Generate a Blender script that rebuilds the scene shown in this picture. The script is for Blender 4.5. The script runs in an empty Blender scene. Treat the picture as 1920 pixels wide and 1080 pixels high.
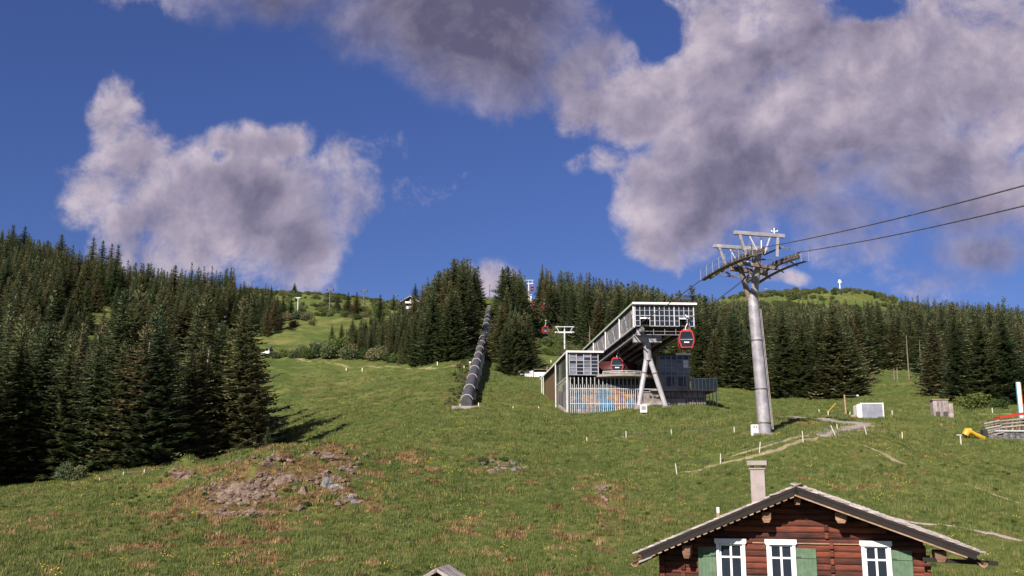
import bpy, bmesh, math, random
import numpy as np
from mathutils import Vector, Matrix
R = math.radians
PI = math.pi
scene = bpy.context.scene
col = scene.collection
random.seed(7)
rng = np.random.default_rng(7)

# ------------------------------------------------------------------ camera
F_PX = 1844.0                      # focal length in pixels of the 1920 wide photograph
PITCH = math.atan(360.0 / F_PX)
cam_d = bpy.data.cameras.new('camera')
cam_d.sensor_width = 36.0
cam_d.lens = 36.0 * F_PX / 1920.0
cam_d.clip_start = 0.5
cam_d.clip_end = 6000.0
cam = bpy.data.objects.new('camera', cam_d)
col.objects.link(cam)
cam.location = (0, 0, 0)
cam.rotation_euler = (PI / 2 + PITCH, 0, 0)
scene.camera = cam

# ------------------------------------------------------------------ light
SUN_AZ = R(27.0)                   # direction the light travels, from +Y towards +X
SUN_EL = R(33.0)
sun_d = bpy.data.lights.new('sun', 'SUN')
sun_d.energy = 5.0
sun_d.angle = R(0.53)
sun_d.color = (1.0, 0.90, 0.78)
sun = bpy.data.objects.new('sun', sun_d)
col.objects.link(sun)
ldir = Vector((math.sin(SUN_AZ) * math.cos(SUN_EL), math.cos(SUN_AZ) * math.cos(SUN_EL), -math.sin(SUN_EL)))
sun.rotation_euler = (-ldir).to_track_quat('Z', 'Y').to_euler()
sun.location = (-60, -80, 90)

scene.view_settings.view_transform = 'Standard'
scene.view_settings.look = 'None'
scene.view_settings.exposure = 0.72
scene.view_settings.gamma = 1.0
scene.view_settings.use_curve_mapping = False
scene.cycles.max_bounces = 5
scene.cycles.diffuse_bounces = 2
scene.cycles.glossy_bounces = 2
scene.cycles.transparent_max_bounces = 8
scene.cycles.transmission_bounces = 3


def px_dir(u, v):
    """direction of a photograph pixel, scaled so that its forward (Y) part is 1"""
    rx = u - 960.0
    up = F_PX * math.sin(PITCH) + (540.0 - v) * math.cos(PITCH)
    fw = F_PX * math.cos(PITCH) - (540.0 - v) * math.sin(PITCH)
    return rx / fw, up / fw


def at(u, v, Y):
    a, b = px_dir(u, v)
    return Vector((a * Y, Y, b * Y))


# ------------------------------------------------------------------ world: Nishita sky + clouds
W = bpy.data.worlds.new('World')
scene.world = W
W.use_nodes = True
nt = W.node_tree
nt.nodes.clear()


class N:
    """tiny helper to write node maths"""
    def __init__(s, tree): s.t = tree
    def new(s, kind, **kw):
        n = s.t.nodes.new(kind)
        for k, v in kw.items(): setattr(n, k, v)
        return n
    def link(s, a, b): s.t.links.new(a, b)
    def put(s, sock, v):
        if hasattr(v, 'links') or hasattr(v, 'is_output'): s.t.links.new(v, sock)
        else: sock.default_value = v
    def m(s, op, a, b=None, c=None, clamp=False):
        n = s.t.nodes.new('ShaderNodeMath'); n.operation = op; n.use_clamp = clamp
        s.put(n.inputs[0], a)
        if b is not None: s.put(n.inputs[1], b)
        if c is not None: s.put(n.inputs[2], c)
        return n.outputs[0]
    def v(s, op, a, b=None):
        n = s.t.nodes.new('ShaderNodeVectorMath'); n.operation = op
        s.put(n.inputs[0], a)
        if b is not None: s.put(n.inputs[1], b)
        return n.outputs['Value'] if op in ('DOT_PRODUCT', 'LENGTH') else n.outputs[0]
    def noise(s, vec, scale, detail=4, rough=0.5, dist=0.0, out='Fac'):
        n = s.t.nodes.new('ShaderNodeTexNoise')
        if vec is not None: s.t.links.new(vec, n.inputs['Vector'])
        n.inputs['Scale'].default_value = scale; n.inputs['Detail'].default_value = detail
        n.inputs['Roughness'].default_value = rough; n.inputs['Distortion'].default_value = dist
        return n.outputs[0] if out == 'Fac' else n.outputs['Color']
    def ramp(s, fac, stops, interp='LINEAR'):
        n = s.t.nodes.new('ShaderNodeValToRGB'); s.put(n.inputs[0], fac)
        r = n.color_ramp; r.interpolation = interp
        while len(r.elements) < len(stops): r.elements.new(0.5)
        for e, (p, c) in zip(r.elements, stops):
            e.position = p
            e.color = c if len(c) == 4 else (*c, 1)
        return n.outputs[0]
    def mix(s, fac, a, b, blend='MIX'):
        n = s.t.nodes.new('ShaderNodeMix'); n.data_type = 'RGBA'; n.blend_type = blend
        s.put(n.inputs[0], fac)
        for i, x in ((6, a), (7, b)):
            if isinstance(x, tuple): n.inputs[i].default_value = x if len(x) == 4 else (*x, 1)
            else: s.t.links.new(x, n.inputs[i])
        return n.outputs[2]
    def rng(s, x, a, b, c=0.0, d=1.0, smooth=True):
        n = s.t.nodes.new('ShaderNodeMapRange')
        n.interpolation_type = 'SMOOTHSTEP' if smooth else 'LINEAR'
        s.put(n.inputs[0], x)
        for i, q in enumerate((a, b, c, d)): n.inputs[i + 1].default_value = q
        return n.outputs[0]


g = N(nt)
sky = g.new('ShaderNodeTexSky')
sky.sky_type = 'NISHITA'
sky.sun_disc = False
sky.sun_elevation = SUN_EL
sky.sun_rotation = SUN_AZ + PI     # the sun stands behind the camera, to the left
sky.altitude = 1500
sky.air_density = 1.0
sky.dust_density = 0.3
sky.ozone_density = 4.0
tc = g.new('ShaderNodeTexCoord')
dirv = tc.outputs['Generated']
sep = g.new('ShaderNodeSeparateXYZ'); g.link(dirv, sep.inputs[0])
ysafe = g.m('MAXIMUM', sep.outputs[1], 0.12)
ga = g.m('DIVIDE', sep.outputs[0], ysafe)
gb = g.m('DIVIDE', sep.outputs[2], ysafe)
comb = g.new('ShaderNodeCombineXYZ'); g.link(ga, comb.inputs[0]); g.link(gb, comb.inputs[1])
warp1 = g.v('SUBTRACT', g.noise(dirv, 7.0, 3, 0.5, out='Color'), (0.5, 0.5, 0.5))
warp1 = g.v('MULTIPLY', warp1, (0.125, 0.125, 0.0))
p2 = g.v('ADD', comb.outputs[0], warp1)
# (u, v, radius u, radius v, strength) : where the cloud banks stand, in the photograph's pixels
BANKS = [(430, 390, 235, 150, 1.0), (480, 275, 110, 75, .9), (225, 215, 52, 80, .45), (275, 310, 90, 90, .62), (185, 345, 90, 66, .5), (330, 400, 170, 115, .85),
         (550, 455, 110, 95, .9), (350, 470, 170, 90, .75), (650, 385, 60, 80, .5), (620, 330, 60, 60, .45),
         (850, 20, 330, 200, 1.0), (540, -40, 330, 110, .6), (960, 80, 130, 130, .7),
         (1610, 150, 520, 280, 1.1), (1200, 190, 165, 125, 1.0), (1290, 370, 160, 150, .9), (1245, 480, 75, 65, .6),
         (1400, 300, 250, 190, .9), (1110, 100, 100, 100, .7), (1080, 215, 70, 80, .55), (1130, 310, 65, 45, .5),
         (1800, 340, 230, 120, .75), (1850, 455, 130, 60, .5), (1560, 420, 170, 70, .35),
         (720, 285, 50, 45, .12), (770, 350, 50, 50, .08), (925, 545, 60, 45, .5),
         (1455, 540, 75, 22, .5), (1780, 510, 110, 50, .22), (1065, 320, 35, 30, .3),
         (2300, 200, 500, 300, .9), (-500, 80, 330, 130, .8), (-900, 400, 300, 160, .8)]
HOLES = [(1600, 0, 90, 50, .42), (1640, 14, 90, 30, .3), (1195, 20, 80, 80, .55), (1215, 70, 60, 60, .4), (1420, 40, 90, 50, .3), (420, 300, 22, 30, .3), (1560, 300, 90, 30, .12)]


def blob(u, v, ru, rv, s, P):
    a, b = px_dir(u, v)
    d = g.v('SUBTRACT', P, (a, b, 0))
    d = g.v('MULTIPLY', d, (F_PX / ru, F_PX / rv, 0))
    q = g.v('DOT_PRODUCT', d, d)
    return g.m('MULTIPLY', g.m('SUBTRACT', 1.0, q), s)


def field(P):
    acc = None
    for bk in BANKS:
        x = blob(*bk, P)
        if acc is None: acc = x
        else:
            n = g.new('ShaderNodeMath', operation='SMOOTH_MAX')
            g.link(acc, n.inputs[0]); g.link(x, n.inputs[1]); n.inputs[2].default_value = 0.15
            acc = n.outputs[0]
    for hk in HOLES:
        x = g.m('MAXIMUM', blob(*hk, P), 0.0)
        acc = g.m('SUBTRACT', acc, g.m('MULTIPLY', x, 1.6))
    return acc


F0 = field(p2)
F0 = g.m('MAXIMUM', F0, -1.0)
front = g.rng(sep.outputs[1], 0.14, 0.35)
gen = g.m('SUBTRACT', g.m('MULTIPLY', g.noise(dirv, 2.2, 3, 0.5), 4.0), 1.95)
Fm = g.m('ADD', g.m('MULTIPLY', F0, front), g.m('MULTIPLY', gen, g.m('SUBTRACT', 1.0, front)))
n_big = g.noise(dirv, 7.0, 9, 0.60, 0.25)
n_fine = g.noise(dirv, 24.0, 10, 0.68, 0.3)
nz = g.m('ADD', g.m('MULTIPLY', g.m('SUBTRACT', n_big, 0.5), 2.4), g.m('MULTIPLY', g.m('SUBTRACT', n_fine, 0.5), 1.45))
Dn = g.m('ADD', g.m('ADD', g.m('MINIMUM', Fm, 0.9), 0.12), nz)
# soft, grey rain-heavy bank at the top centre, crisp lit cumulus elsewhere
dk = g.m('MAXIMUM', blob(740, 10, 520, 290, 1.1, p2), 0.0)
dk2 = g.m('MAXIMUM', blob(1870, 470, 200, 110, 0.8, p2), 0.0)
dk3 = g.m('MAXIMUM', blob(1560, 360, 420, 170, 0.5, p2), 0.0)
dk4 = g.m('MAXIMUM', blob(570, 420, 190, 130, 0.42, p2), 0.0)
heavy = g.m('MINIMUM', g.m('ADD', g.m('ADD', dk, g.m('ADD', dk2, dk4)), dk3), 1.0)
alpha_c = g.rng(Dn, -0.02, 0.75)
Ds = g.m('ADD', g.m('MINIMUM', Fm, 0.95), g.m('MULTIPLY', nz, 0.42))
alpha_s = g.rng(Ds, -0.08, 0.85)
hm = g.m('MINIMUM', g.m('MULTIPLY', heavy, 1.8), 1.0)
alpha = g.m('ADD', g.m('MULTIPLY', alpha_c, g.m('SUBTRACT', 1.0, hm)), g.m('MULTIPLY', alpha_s, hm))
alpha = g.m('MULTIPLY', alpha, 0.96)
# billow relief: thickness compared with the thickness a little towards the sun (up and left)
off = g.v('ADD', dirv, (-0.014, 0.0, 0.020))
n_big2 = g.noise(off, 7.0, 9, 0.60, 0.25)
n_fine2 = g.noise(off, 26.0, 7, 0.62, 0.5)
rel = g.m('ADD', g.m('MULTIPLY', g.m('SUBTRACT', n_big, n_big2), 2.2), g.m('MULTIPLY', g.m('SUBTRACT', n_fine, n_fine2), 0.7))
edge = g.rng(Dn, 0.25, 1.5, 1.0, 0.0)
lit = g.m('ADD', g.m('MULTIPLY', rel, 1.0), g.m('MULTIPLY', edge, 0.50))
lit = g.m('ADD', lit, 0.33)
lit = g.m('SUBTRACT', lit, g.m('MULTIPLY', heavy, 0.50), clamp=True)
SK = 0.10
def rad(r, gg, b): return (r / SK, gg / SK, b / SK)
ccol = g.ramp(lit, [(0.0, (.074, .069, .116)), (0.3, (.136, .122, .176)), (0.62, (.232, .203, .262)), (1.0, (.40, .345, .385))])
ccol = g.v('SCALE', ccol); ccol.node.inputs['Scale'].default_value = 1.0 / SK
tint = g.mix(g.rng(sep.outputs[2], 0.12, 0.5), (0.30, 0.32, 0.485), (0.375, 0.39, 0.60))
skyc = g.mix(1.0, sky.outputs[0], tint, 'MULTIPLY')
outc = g.mix(alpha, skyc, ccol)
# below the horizon the world goes on as a plain dull green-grey (valley side)
below = g.rng(sep.outputs[2], -0.06, -0.01)
outc = g.mix(below, (.9, 1.1, .6), outc)
bg = g.new('ShaderNodeBackground'); g.link(outc, bg.inputs[0]); bg.inputs[1].default_value = SK
wo = g.new('ShaderNodeOutputWorld'); g.link(bg.outputs[0], wo.inputs[0])
W.cycles.sampling_method = 'MANUAL'
W.cycles.sample_map_resolution = 512

# ------------------------------------------------------------------ mesh and naming helpers
def tag(o, label=None, cat=None, group=None, kind=None):
    if label: o['label'] = label
    if cat: o['category'] = cat
    if group: o['group'] = group
    if kind: o['kind'] = kind
    return o


def thing(name, label, cat, loc=(0, 0, 0), rz=0.0, group=None):
    o = bpy.data.objects.new(name, None)
    o.empty_display_size = 0.5
    col.objects.link(o)
    o.location = loc
    o.rotation_euler = (0, 0, rz)
    return tag(o, label, cat, group)


def link_mesh(name, me, parent=None):
    o = bpy.data.objects.new(name, me)
    col.objects.link(o)
    if parent is not None: o.parent = parent
    return o


class MB:
    """collects boxes, bars and tubes; build() links them as ONE mesh"""
    def __init__(s): s.v = []; s.f = []
    def quad(s, *p):
        n = len(s.v); s.v += [tuple(q) for q in p]; s.f.append(tuple(range(n, n + len(p)))); return s
    def hexa(s, P):
        n = len(s.v); s.v += [tuple(q) for q in P]
        for f in ((0, 3, 2, 1), (4, 5, 6, 7), (0, 1, 5, 4), (1, 2, 6, 5), (2, 3, 7, 6), (3, 0, 4, 7)):
            s.f.append(tuple(n + i for i in f))
        return s
    def box(s, x0, x1, y0, y1, z0, z1):
        return s.hexa([(x0, y0, z0), (x1, y0, z0), (x1, y1, z0), (x0, y1, z0), (x0, y0, z1), (x1, y0, z1), (x1, y1, z1), (x0, y1, z1)])
    def bar(s, a, b, w, h=None, up=(0, 0, 1)):
        h = w if h is None else h
        a = Vector(a); b = Vector(b); d = (b - a).normalized(); upv = Vector(up)
        if abs(d.dot(upv)) > 0.98: upv = Vector((0, 1, 0))
        x = d.cross(upv).normalized() * (w / 2); z = x.cross(d).normalized() * (h / 2)
        return s.hexa([a - x - z, a + x - z, b + x - z, b - x - z, a - x + z, a + x + z, b + x + z, b - x + z])
    def tube(s, pts, rad, n=10, cap=True):
        pts = [Vector(p) for p in pts]
        if not hasattr(rad, '__len__'): rad = [rad] * len(pts)
        base = len(s.v); ref = None
        for i, p in enumerate(pts):
            d = (pts[min(i + 1, len(pts) - 1)] - pts[max(i - 1, 0)]).normalized()
            if ref is None:
                ref = Vector((0, 0, 1)) if abs(d.z) < 0.9 else Vector((0, 1, 0))
            x = d.cross(ref).normalized(); y = x.cross(d).normalized(); ref = y
            for k in range(n):
                a = 2 * PI * k / n
                s.v.append(tuple(p + (x * math.cos(a) + y * math.sin(a)) * rad[i]))
        for i in range(len(pts) - 1):
            for k in range(n):
                k2 = (k + 1) % n
                s.f.append((base + i * n + k, base + i * n + k2, base + (i + 1) * n + k2, base + (i + 1) * n + k))
        if cap:
            s.f.append(tuple(base + k for k in reversed(range(n))))
            s.f.append(tuple(base + (len(pts) - 1) * n + k for k in range(n)))
        return s
    def lathe(s, c, prof, n=16):
        """prof: list of (radius, z) around the vertical through c"""
        base = len(s.v)
        for r, z in prof:
            for k in range(n):
                a = 2 * PI * k / n
                s.v.append((c[0] + r * math.cos(a), c[1] + r * math.sin(a), c[2] + z))
        for i in range(len(prof) - 1):
            for k in range(n):
                k2 = (k + 1) % n
                s.f.append((base + i * n + k, base + i * n + k2, base + (i + 1) * n + k2, base + (i + 1) * n + k))
        s.f.append(tuple(base + k for k in reversed(range(n))))
        s.f.append(tuple(base + (len(prof) - 1) * n + k for k in range(n)))
        return s
    def mesh(s, name, mat, smooth=False, bevel=0.0):
        me = bpy.data.meshes.new(name)
        me.from_pydata(s.v, [], s.f)
        if bevel > 0:
            bm = bmesh.new(); bm.from_mesh(me)
            bmesh.ops.bevel(bm, geom=[e for e in bm.edges if len(e.link_faces) == 2 and e.calc_face_angle(0) > 0.6], offset=bevel, segments=1, affect='EDGES')
            bm.to_mesh(me); bm.free()
        me.materials.append(mat)
        if smooth:
            me.polygons.foreach_set('use_smooth', [True] * len(me.polygons))
            try: me.set_sharp_from_angle(angle=R(40))
            except Exception: pass
        me.update()
        return me
    def build(s, name, mat, parent=None, smooth=False, bevel=0.0):
        return link_mesh(name, s.mesh(name, mat, smooth, bevel), parent)


def fast_mesh(name, verts, faces, mat):
    """numpy arrays in, mesh out; faces is (n,3) or (n,4)"""
    verts = np.asarray(verts, dtype=np.float32); faces = np.asarray(faces, dtype=np.int32)
    me = bpy.data.meshes.new(name)
    me.vertices.add(len(verts)); me.vertices.foreach_set('co', verts.ravel())
    k = faces.shape[1]
    me.loops.add(faces.size); me.loops.foreach_set('vertex_index', faces.ravel())
    me.polygons.add(len(faces))
    me.polygons.foreach_set('loop_start', np.arange(0, faces.size, k, dtype=np.int32))
    me.polygons.foreach_set('loop_total', np.full(len(faces), k, dtype=np.int32))
    me.materials.append(mat)
    me.update(calc_edges=True)
    return me


# ------------------------------------------------------------------ materials
def mat(name, build):
    m = bpy.data.materials.new(name); m.use_nodes = True
    t = m.node_tree; t.nodes.clear()
    k = N(t)
    out = k.new('ShaderNodeOutputMaterial')
    b = k.new('ShaderNodeBsdfPrincipled')
    t.links.new(b.outputs[0], out.inputs[0])
    build(k, b)
    return m


def bump(k, b, h, dist=0.02, strength=0.6):
    n = k.new('ShaderNodeBump'); n.inputs['Distance'].default_value = dist; n.inputs['Strength'].default_value = strength
    k.link(h, n.inputs['Height']); k.link(n.outputs[0], b.inputs['Normal'])


def obj_vec(k):
    return k.new('ShaderNodeTexCoord').outputs['Object']


def world_vec(k):
    return k.new('ShaderNodeNewGeometry').outputs['Position']


def plain(name, c, rough=0.6, metal=0.0, vary=0.12, scale=3.0, bmp=0.0, dirt=None):
    def f(k, b):
        v = world_vec(k)
        n = k.noise(v, scale, 5, 0.6)
        lo = tuple(x * (1 - vary) for x in c); hi = tuple(min(1, x * (1 + vary)) for x in c)
        cc = k.ramp(n, [(0.3, lo), (0.7, hi)])
        if dirt:
            s = k.rng(k.noise(v, scale * 0.6, 6, 0.65), 0.52, 0.66)
            cc = k.mix(k.m('MULTIPLY', s, 0.7), cc, dirt)
        k.link(cc, b.inputs['Base Color'])
        b.inputs['Roughness'].default_value = rough
        b.inputs['Metallic'].default_value = metal
        if bmp: bump(k, b, k.noise(v, scale * 4, 5, 0.6), bmp, 0.5)
    return mat(name, f)


M = {}
# ------------------------------------------------------------------ terrain
# ground profile along a few lines of sight: (distance Y, photograph row where the ground stands there)
COLS = [
 (-500, [(45,1100),(55,1030),(65,975),(75,945),(88,925),(100,915),(125,890),(150,855),(200,770),(280,630),(350,555),(450,480),(600,450),(900,480)]),
 (0,    [(45,1085),(55,1020),(65,975),(75,945),(88,925),(100,915),(125,885),(150,850),(200,765),(280,640),(350,570),(450,502),(600,486),(900,520)]),
 (150,  [(45,1082),(55,1015),(65,965),(75,932),(88,908),(100,900),(125,880),(150,850),(200,770),(280,660),(350,600),(450,548),(600,530),(900,560)]),
 (300,  [(45,1082),(55,1010),(65,945),(75,890),(88,883),(100,882),(125,862),(150,832),(200,765),(280,680),(350,625),(450,575),(600,552),(900,575)]),
 (480,  [(45,1082),(55,1005),(65,915),(73,856),(88,874),(102,870),(125,835),(150,790),(180,735),(220,690),(280,655),(350,620),(450,580),(560,548),(900,590)]),
 (620,  [(45,1082),(55,1000),(65,903),(73,845),(88,858),(102,846),(118,812),(150,765),(180,733),(220,688),(280,650),(350,615),(450,580),(560,556),(900,600)]),
 (760,  [(45,1082),(55,1000),(65,908),(74,846),(88,836),(102,802),(118,778),(150,738),(180,704),(220,672),(280,645),(350,612),(430,585),(560,572),(900,610)]),
 (885,  [(45,1083),(55,1004),(65,920),(74,858),(88,825),(102,796),(116,768),(128,757),(150,722),(180,689),(220,640),(280,600),(340,578),(430,566),(560,562),(900,600)]),
 (960,  [(45,1083),(55,1006),(65,922),(74,862),(88,828),(102,800),(116,773),(128,761),(150,732),(180,704),(220,668),(280,632),(350,600),(430,575),(560,562),(900,600)]),
 (1080, [(45,1090),(55,1012),(65,935),(74,885),(88,842),(100,810),(112,783),(122,776),(150,746),(180,716),(220,685),(260,664),(350,628),(430,600),(560,585),(900,600)]),
 (1200, [(45,1100),(55,1020),(65,945),(74,895),(88,840),(100,802),(110,775),(120,766),(150,758),(180,735),(220,705),(260,682),(350,640),(430,615),(560,590),(900,600)]),
 (1300, [(45,1110),(55,1025),(65,950),(74,895),(85,840),(100,795),(112,770),(125,762),(150,752),(190,732),(230,708),(280,690),(350,665),(450,640),(600,608),(900,606),(1250,590)]),
 (1430, [(45,1115),(55,1020),(65,935),(74,870),(85,817),(100,798),(120,782),(150,765),(190,742),(230,718),(280,698),(350,672),(450,645),(600,608),(900,603),(1250,561)]),
 (1600, [(45,1115),(55,1018),(65,935),(74,880),(88,818),(100,788),(120,772),(150,760),(180,745),(205,728),(235,703),(300,690),(400,670),(500,640),(600,612),(900,603),(1250,552)]),
 (1750, [(45,1115),(55,1015),(65,935),(74,885),(88,825),(105,785),(125,768),(150,757),(190,735),(225,715),(300,695),(400,668),(500,640),(600,612),(900,612),(1250,592)]),
 (1920, [(45,1105),(55,1008),(65,938),(74,885),(88,835),(105,790),(125,770),(150,760),(190,742),(230,722),(300,700),(400,672),(500,645),(600,620),(900,622),(1250,612)]),
 (2500, [(45,1105),(55,1020),(65,950),(74,900),(88,850),(105,810),(125,785),(150,770),(190,745),(230,725),(300,700),(400,680),(500,660),(600,635),(900,630),(1250,620)]),
]
RAD = np.exp(np.linspace(math.log(3.0), math.log(1700.0), 420))


def pchip(x, y, xq):
    x = np.asarray(x, float); y = np.asarray(y, float)
    h = np.diff(x); d = np.diff(y) / h
    mm = np.zeros_like(y)
    for i in range(1, len(x) - 1):
        if d[i - 1] * d[i] > 0:
            w1 = 2 * h[i] + h[i - 1]; w2 = h[i] + 2 * h[i - 1]
            mm[i] = (w1 + w2) / (w1 / d[i - 1] + w2 / d[i])
    mm[0] = d[0]; mm[-1] = d[-1]
    xq = np.clip(xq, x[0], x[-1])
    i = np.clip(np.searchsorted(x, xq) - 1, 0, len(x) - 2)
    t = (xq - x[i]) / h[i]
    return ((2 * t**3 - 3 * t**2 + 1) * y[i] + (t**3 - 2 * t**2 + t) * h[i] * mm[i]
            + (-2 * t**3 + 3 * t**2) * y[i + 1] + (t**3 - t**2) * h[i] * mm[i + 1])


prof_az = []; prof_z = []
for u, pts in COLS:
    az = math.atan((u - 960) / F_PX)
    rr = [3, 20 / math.cos(az), 35 / math.cos(az)]; zz = [-9.3, -8.9, -7.6]
    for Y, v in pts:
        rr.append(Y / math.cos(az)); zz.append(px_dir(960, v)[1] * Y)
    rr.append(1700); zz.append(zz[-1] - 20)
    prof_az.append(az); prof_z.append(pchip(rr, zz, RAD))
edgeL, edgeR = prof_z[0], prof_z[-1]
def side(f, e): return e * f + (-9.3 - 0.22 * RAD) * (1 - f)
prof_az = [-PI, R(-130), R(-85)] + prof_az + [R(85), R(130), PI]
prof_z = [side(0, edgeL), side(0.1, edgeL), side(0.6, edgeL)] + prof_z + [side(0.6, edgeR), side(0.1, edgeR), side(0, edgeR)]
prof_az = np.array(prof_az); prof_z = np.array(prof_z)
AZ_T = np.unique(np.concatenate([np.linspace(-PI, R(-45), 60), np.linspace(R(-45), R(45), 361), np.linspace(R(45), PI, 60)]))
TAB = np.stack([pchip(prof_az, prof_z[:, j], AZ_T) for j in range(len(RAD))], axis=1)
# soften the facets between the lines of sight
for _ in range(3):
    TAB[1:-1] = (TAB[:-2] + 2 * TAB[1:-1] + TAB[2:]) / 4


def hash2(ix, iy, seed):
    n = (ix.astype(np.int64) * 374761393 + iy.astype(np.int64) * 668265263 + seed * 1442695041) & 0xffffffff
    n = ((n ^ (n >> 13)) * 1274126177) & 0xffffffff
    return ((n ^ (n >> 16)) & 0xffff) / 65535.0


def vnoise(x, y, seed=0):
    ix = np.floor(x); iy = np.floor(y); fx = x - ix; fy = y - iy
    fx = fx * fx * (3 - 2 * fx); fy = fy * fy * (3 - 2 * fy)
    a = hash2(ix, iy, seed); b = hash2(ix + 1, iy, seed); c = hash2(ix, iy + 1, seed); d = hash2(ix + 1, iy + 1, seed)
    return (a * (1 - fx) + b * fx) * (1 - fy) + (c * (1 - fx) + d * fx) * fy


def fbm(x, y, oct=4, seed=0, gain=0.5):
    s = 0; a = 1; t = 0
    for o in range(oct):
        s = s + a * vnoise(x * 2**o + 17.3 * o, y * 2**o - 9.1 * o, seed + o); t += a; a *= gain
    return s / t


# humps of the rocky knoll: (pixel u, v, radius m, height m); placed on the ground below
KNOLL = []


def ground_z(X, Y, detail=True):
    X = np.asarray(X, float); Y = np.asarray(Y, float)
    az = np.arctan2(X, Y); r = np.clip(np.hypot(X, Y), RAD[0], RAD[-1])
    i = np.clip(np.searchsorted(AZ_T, az) - 1, 0, len(AZ_T) - 2)
    fi = (az - AZ_T[i]) / (AZ_T[i + 1] - AZ_T[i])
    lj = (np.log(r) - math.log(3.0)) / (math.log(1700.0) - math.log(3.0)) * (len(RAD) - 1)
    j = np.clip(lj.astype(int), 0, len(RAD) - 2); fj = lj - j
    z = (TAB[i, j] * (1 - fi) + TAB[i + 1, j] * fi) * (1 - fj) + (TAB[i, j + 1] * (1 - fi) + TAB[i + 1, j + 1] * fi) * fj
    if detail:
        z = z + (fbm(X / 9, Y / 9, 3, 3) - 0.5) * np.clip(r / 110, 0.25, 3.0) * 1.05
        z = z + (fbm(X / 2.4, Y / 2.4, 3, 11) - 0.5) * 0.42
        for (cx, cy, rad_, hh) in KNOLL:
            d = ((X - cx)**2 + (Y - cy)**2) / rad_**2
            rough = 0.35 + 1.3 * fbm(X / 1.1, Y / 1.1, 4, 29) if rad_ < 4 else 1.0
            z = z + hh * np.exp(-d * 1.8) * rough
    return z


def gz(x, y): return float(ground_z(np.array([x]), np.array([y]))[0])


def hit(u, v, y0=30.0, y1=1400.0):
    """where the line of sight through a pixel first meets the ground"""
    a, b = px_dir(u, v)
    Ys = np.exp(np.linspace(math.log(y0), math.log(y1), 1800))
    z = ground_z(a * Ys, Ys)
    k = np.argmax(z >= b * Ys)
    if not (z[k] >= b * Ys[k]):
        k = int(np.argmin(b * Ys - z))
    return Vector((a * Ys[k], Ys[k], float(z[k])))


for (u, v, r_, h_) in [(455, 922, 3.0, 1.1), (540, 885, 2.8, .8), (610, 905, 1.6, 0.5), (650, 935, 1.4, 0.4),
                       (345, 888, 2.2, 0.8), (630, 866, 2.8, 0.9), (520, 890, 9.0, .5), (580, 900, 1.4, .5), (940, 868, 2.0, 0.6), (1130, 925, 1.8, 0.35), (780, 850, 2.2, 0.3)]:
    p = hit(u, v); KNOLL.append((p.x, p.y, r_, h_))

# dry turf: centres with radii, in metres on the ground
DRY = []
for (u, v, ru, rv, s) in [(450, 925, 95, 40, 1.3), (560, 870, 130, 30, .9), (345, 888, 45, 14, 1.1), (640, 870, 60, 30, 1.0), (640, 945, 60, 30, .9),
                          (620, 905, 60, 25, .7), (930, 870, 70, 30, 1.0), (930, 1005, 60, 30, .9), (1120, 930, 45, 45, .7), (780, 850, 60, 16, .7),
                          (430, 965, 90, 12, .8), (240, 1030, 50, 12, .6), (850, 1010, 60, 20, .5), (480, 850, 100, 14, .8), (740, 940, 60, 30, .35),
                          (30, 1000, 50, 14, .5), (1000, 740, 50, 18, .9), (500, 1060, 60, 14, .5), (720, 960, 380, 110, .25), (860, 715, 18, 35, .8)]:
    c = hit(u, v); e = hit(u + ru, v); t = hit(u, v - rv * 0.9); b = hit(u, v + rv * 0.9)
    DRY.append((c.x, c.y, abs(e.x - c.x) + 0.4, max(1.0, (t.y - b.y) / 2), s))


def dryness(X, Y):
    n = fbm(X / 1.3, Y / 1.3, 5, 41, 0.6); n2 = fbm(X / 7, Y / 7, 3, 47)
    m = np.zeros_like(X)
    for cx, cy, rx, ry, s in DRY:
        d = ((X - cx) / rx)**2 + ((Y - cy) / ry)**2
        m = m + s * np.exp(-d * 1.1)
    far = np.clip((Y - 150) / 200, 0, 1) * 0.12
    near = np.clip((70 - Y) / 25, 0, 1) * 0.22 * np.clip((14 - X) / 8, 0, 1)
    return np.clip((m * 0.47 + (n - 0.5) * 2.6 + (n2 - 0.5) * 0.9 - 0.28 + far + near) * 1.7, 0, 1)


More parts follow.
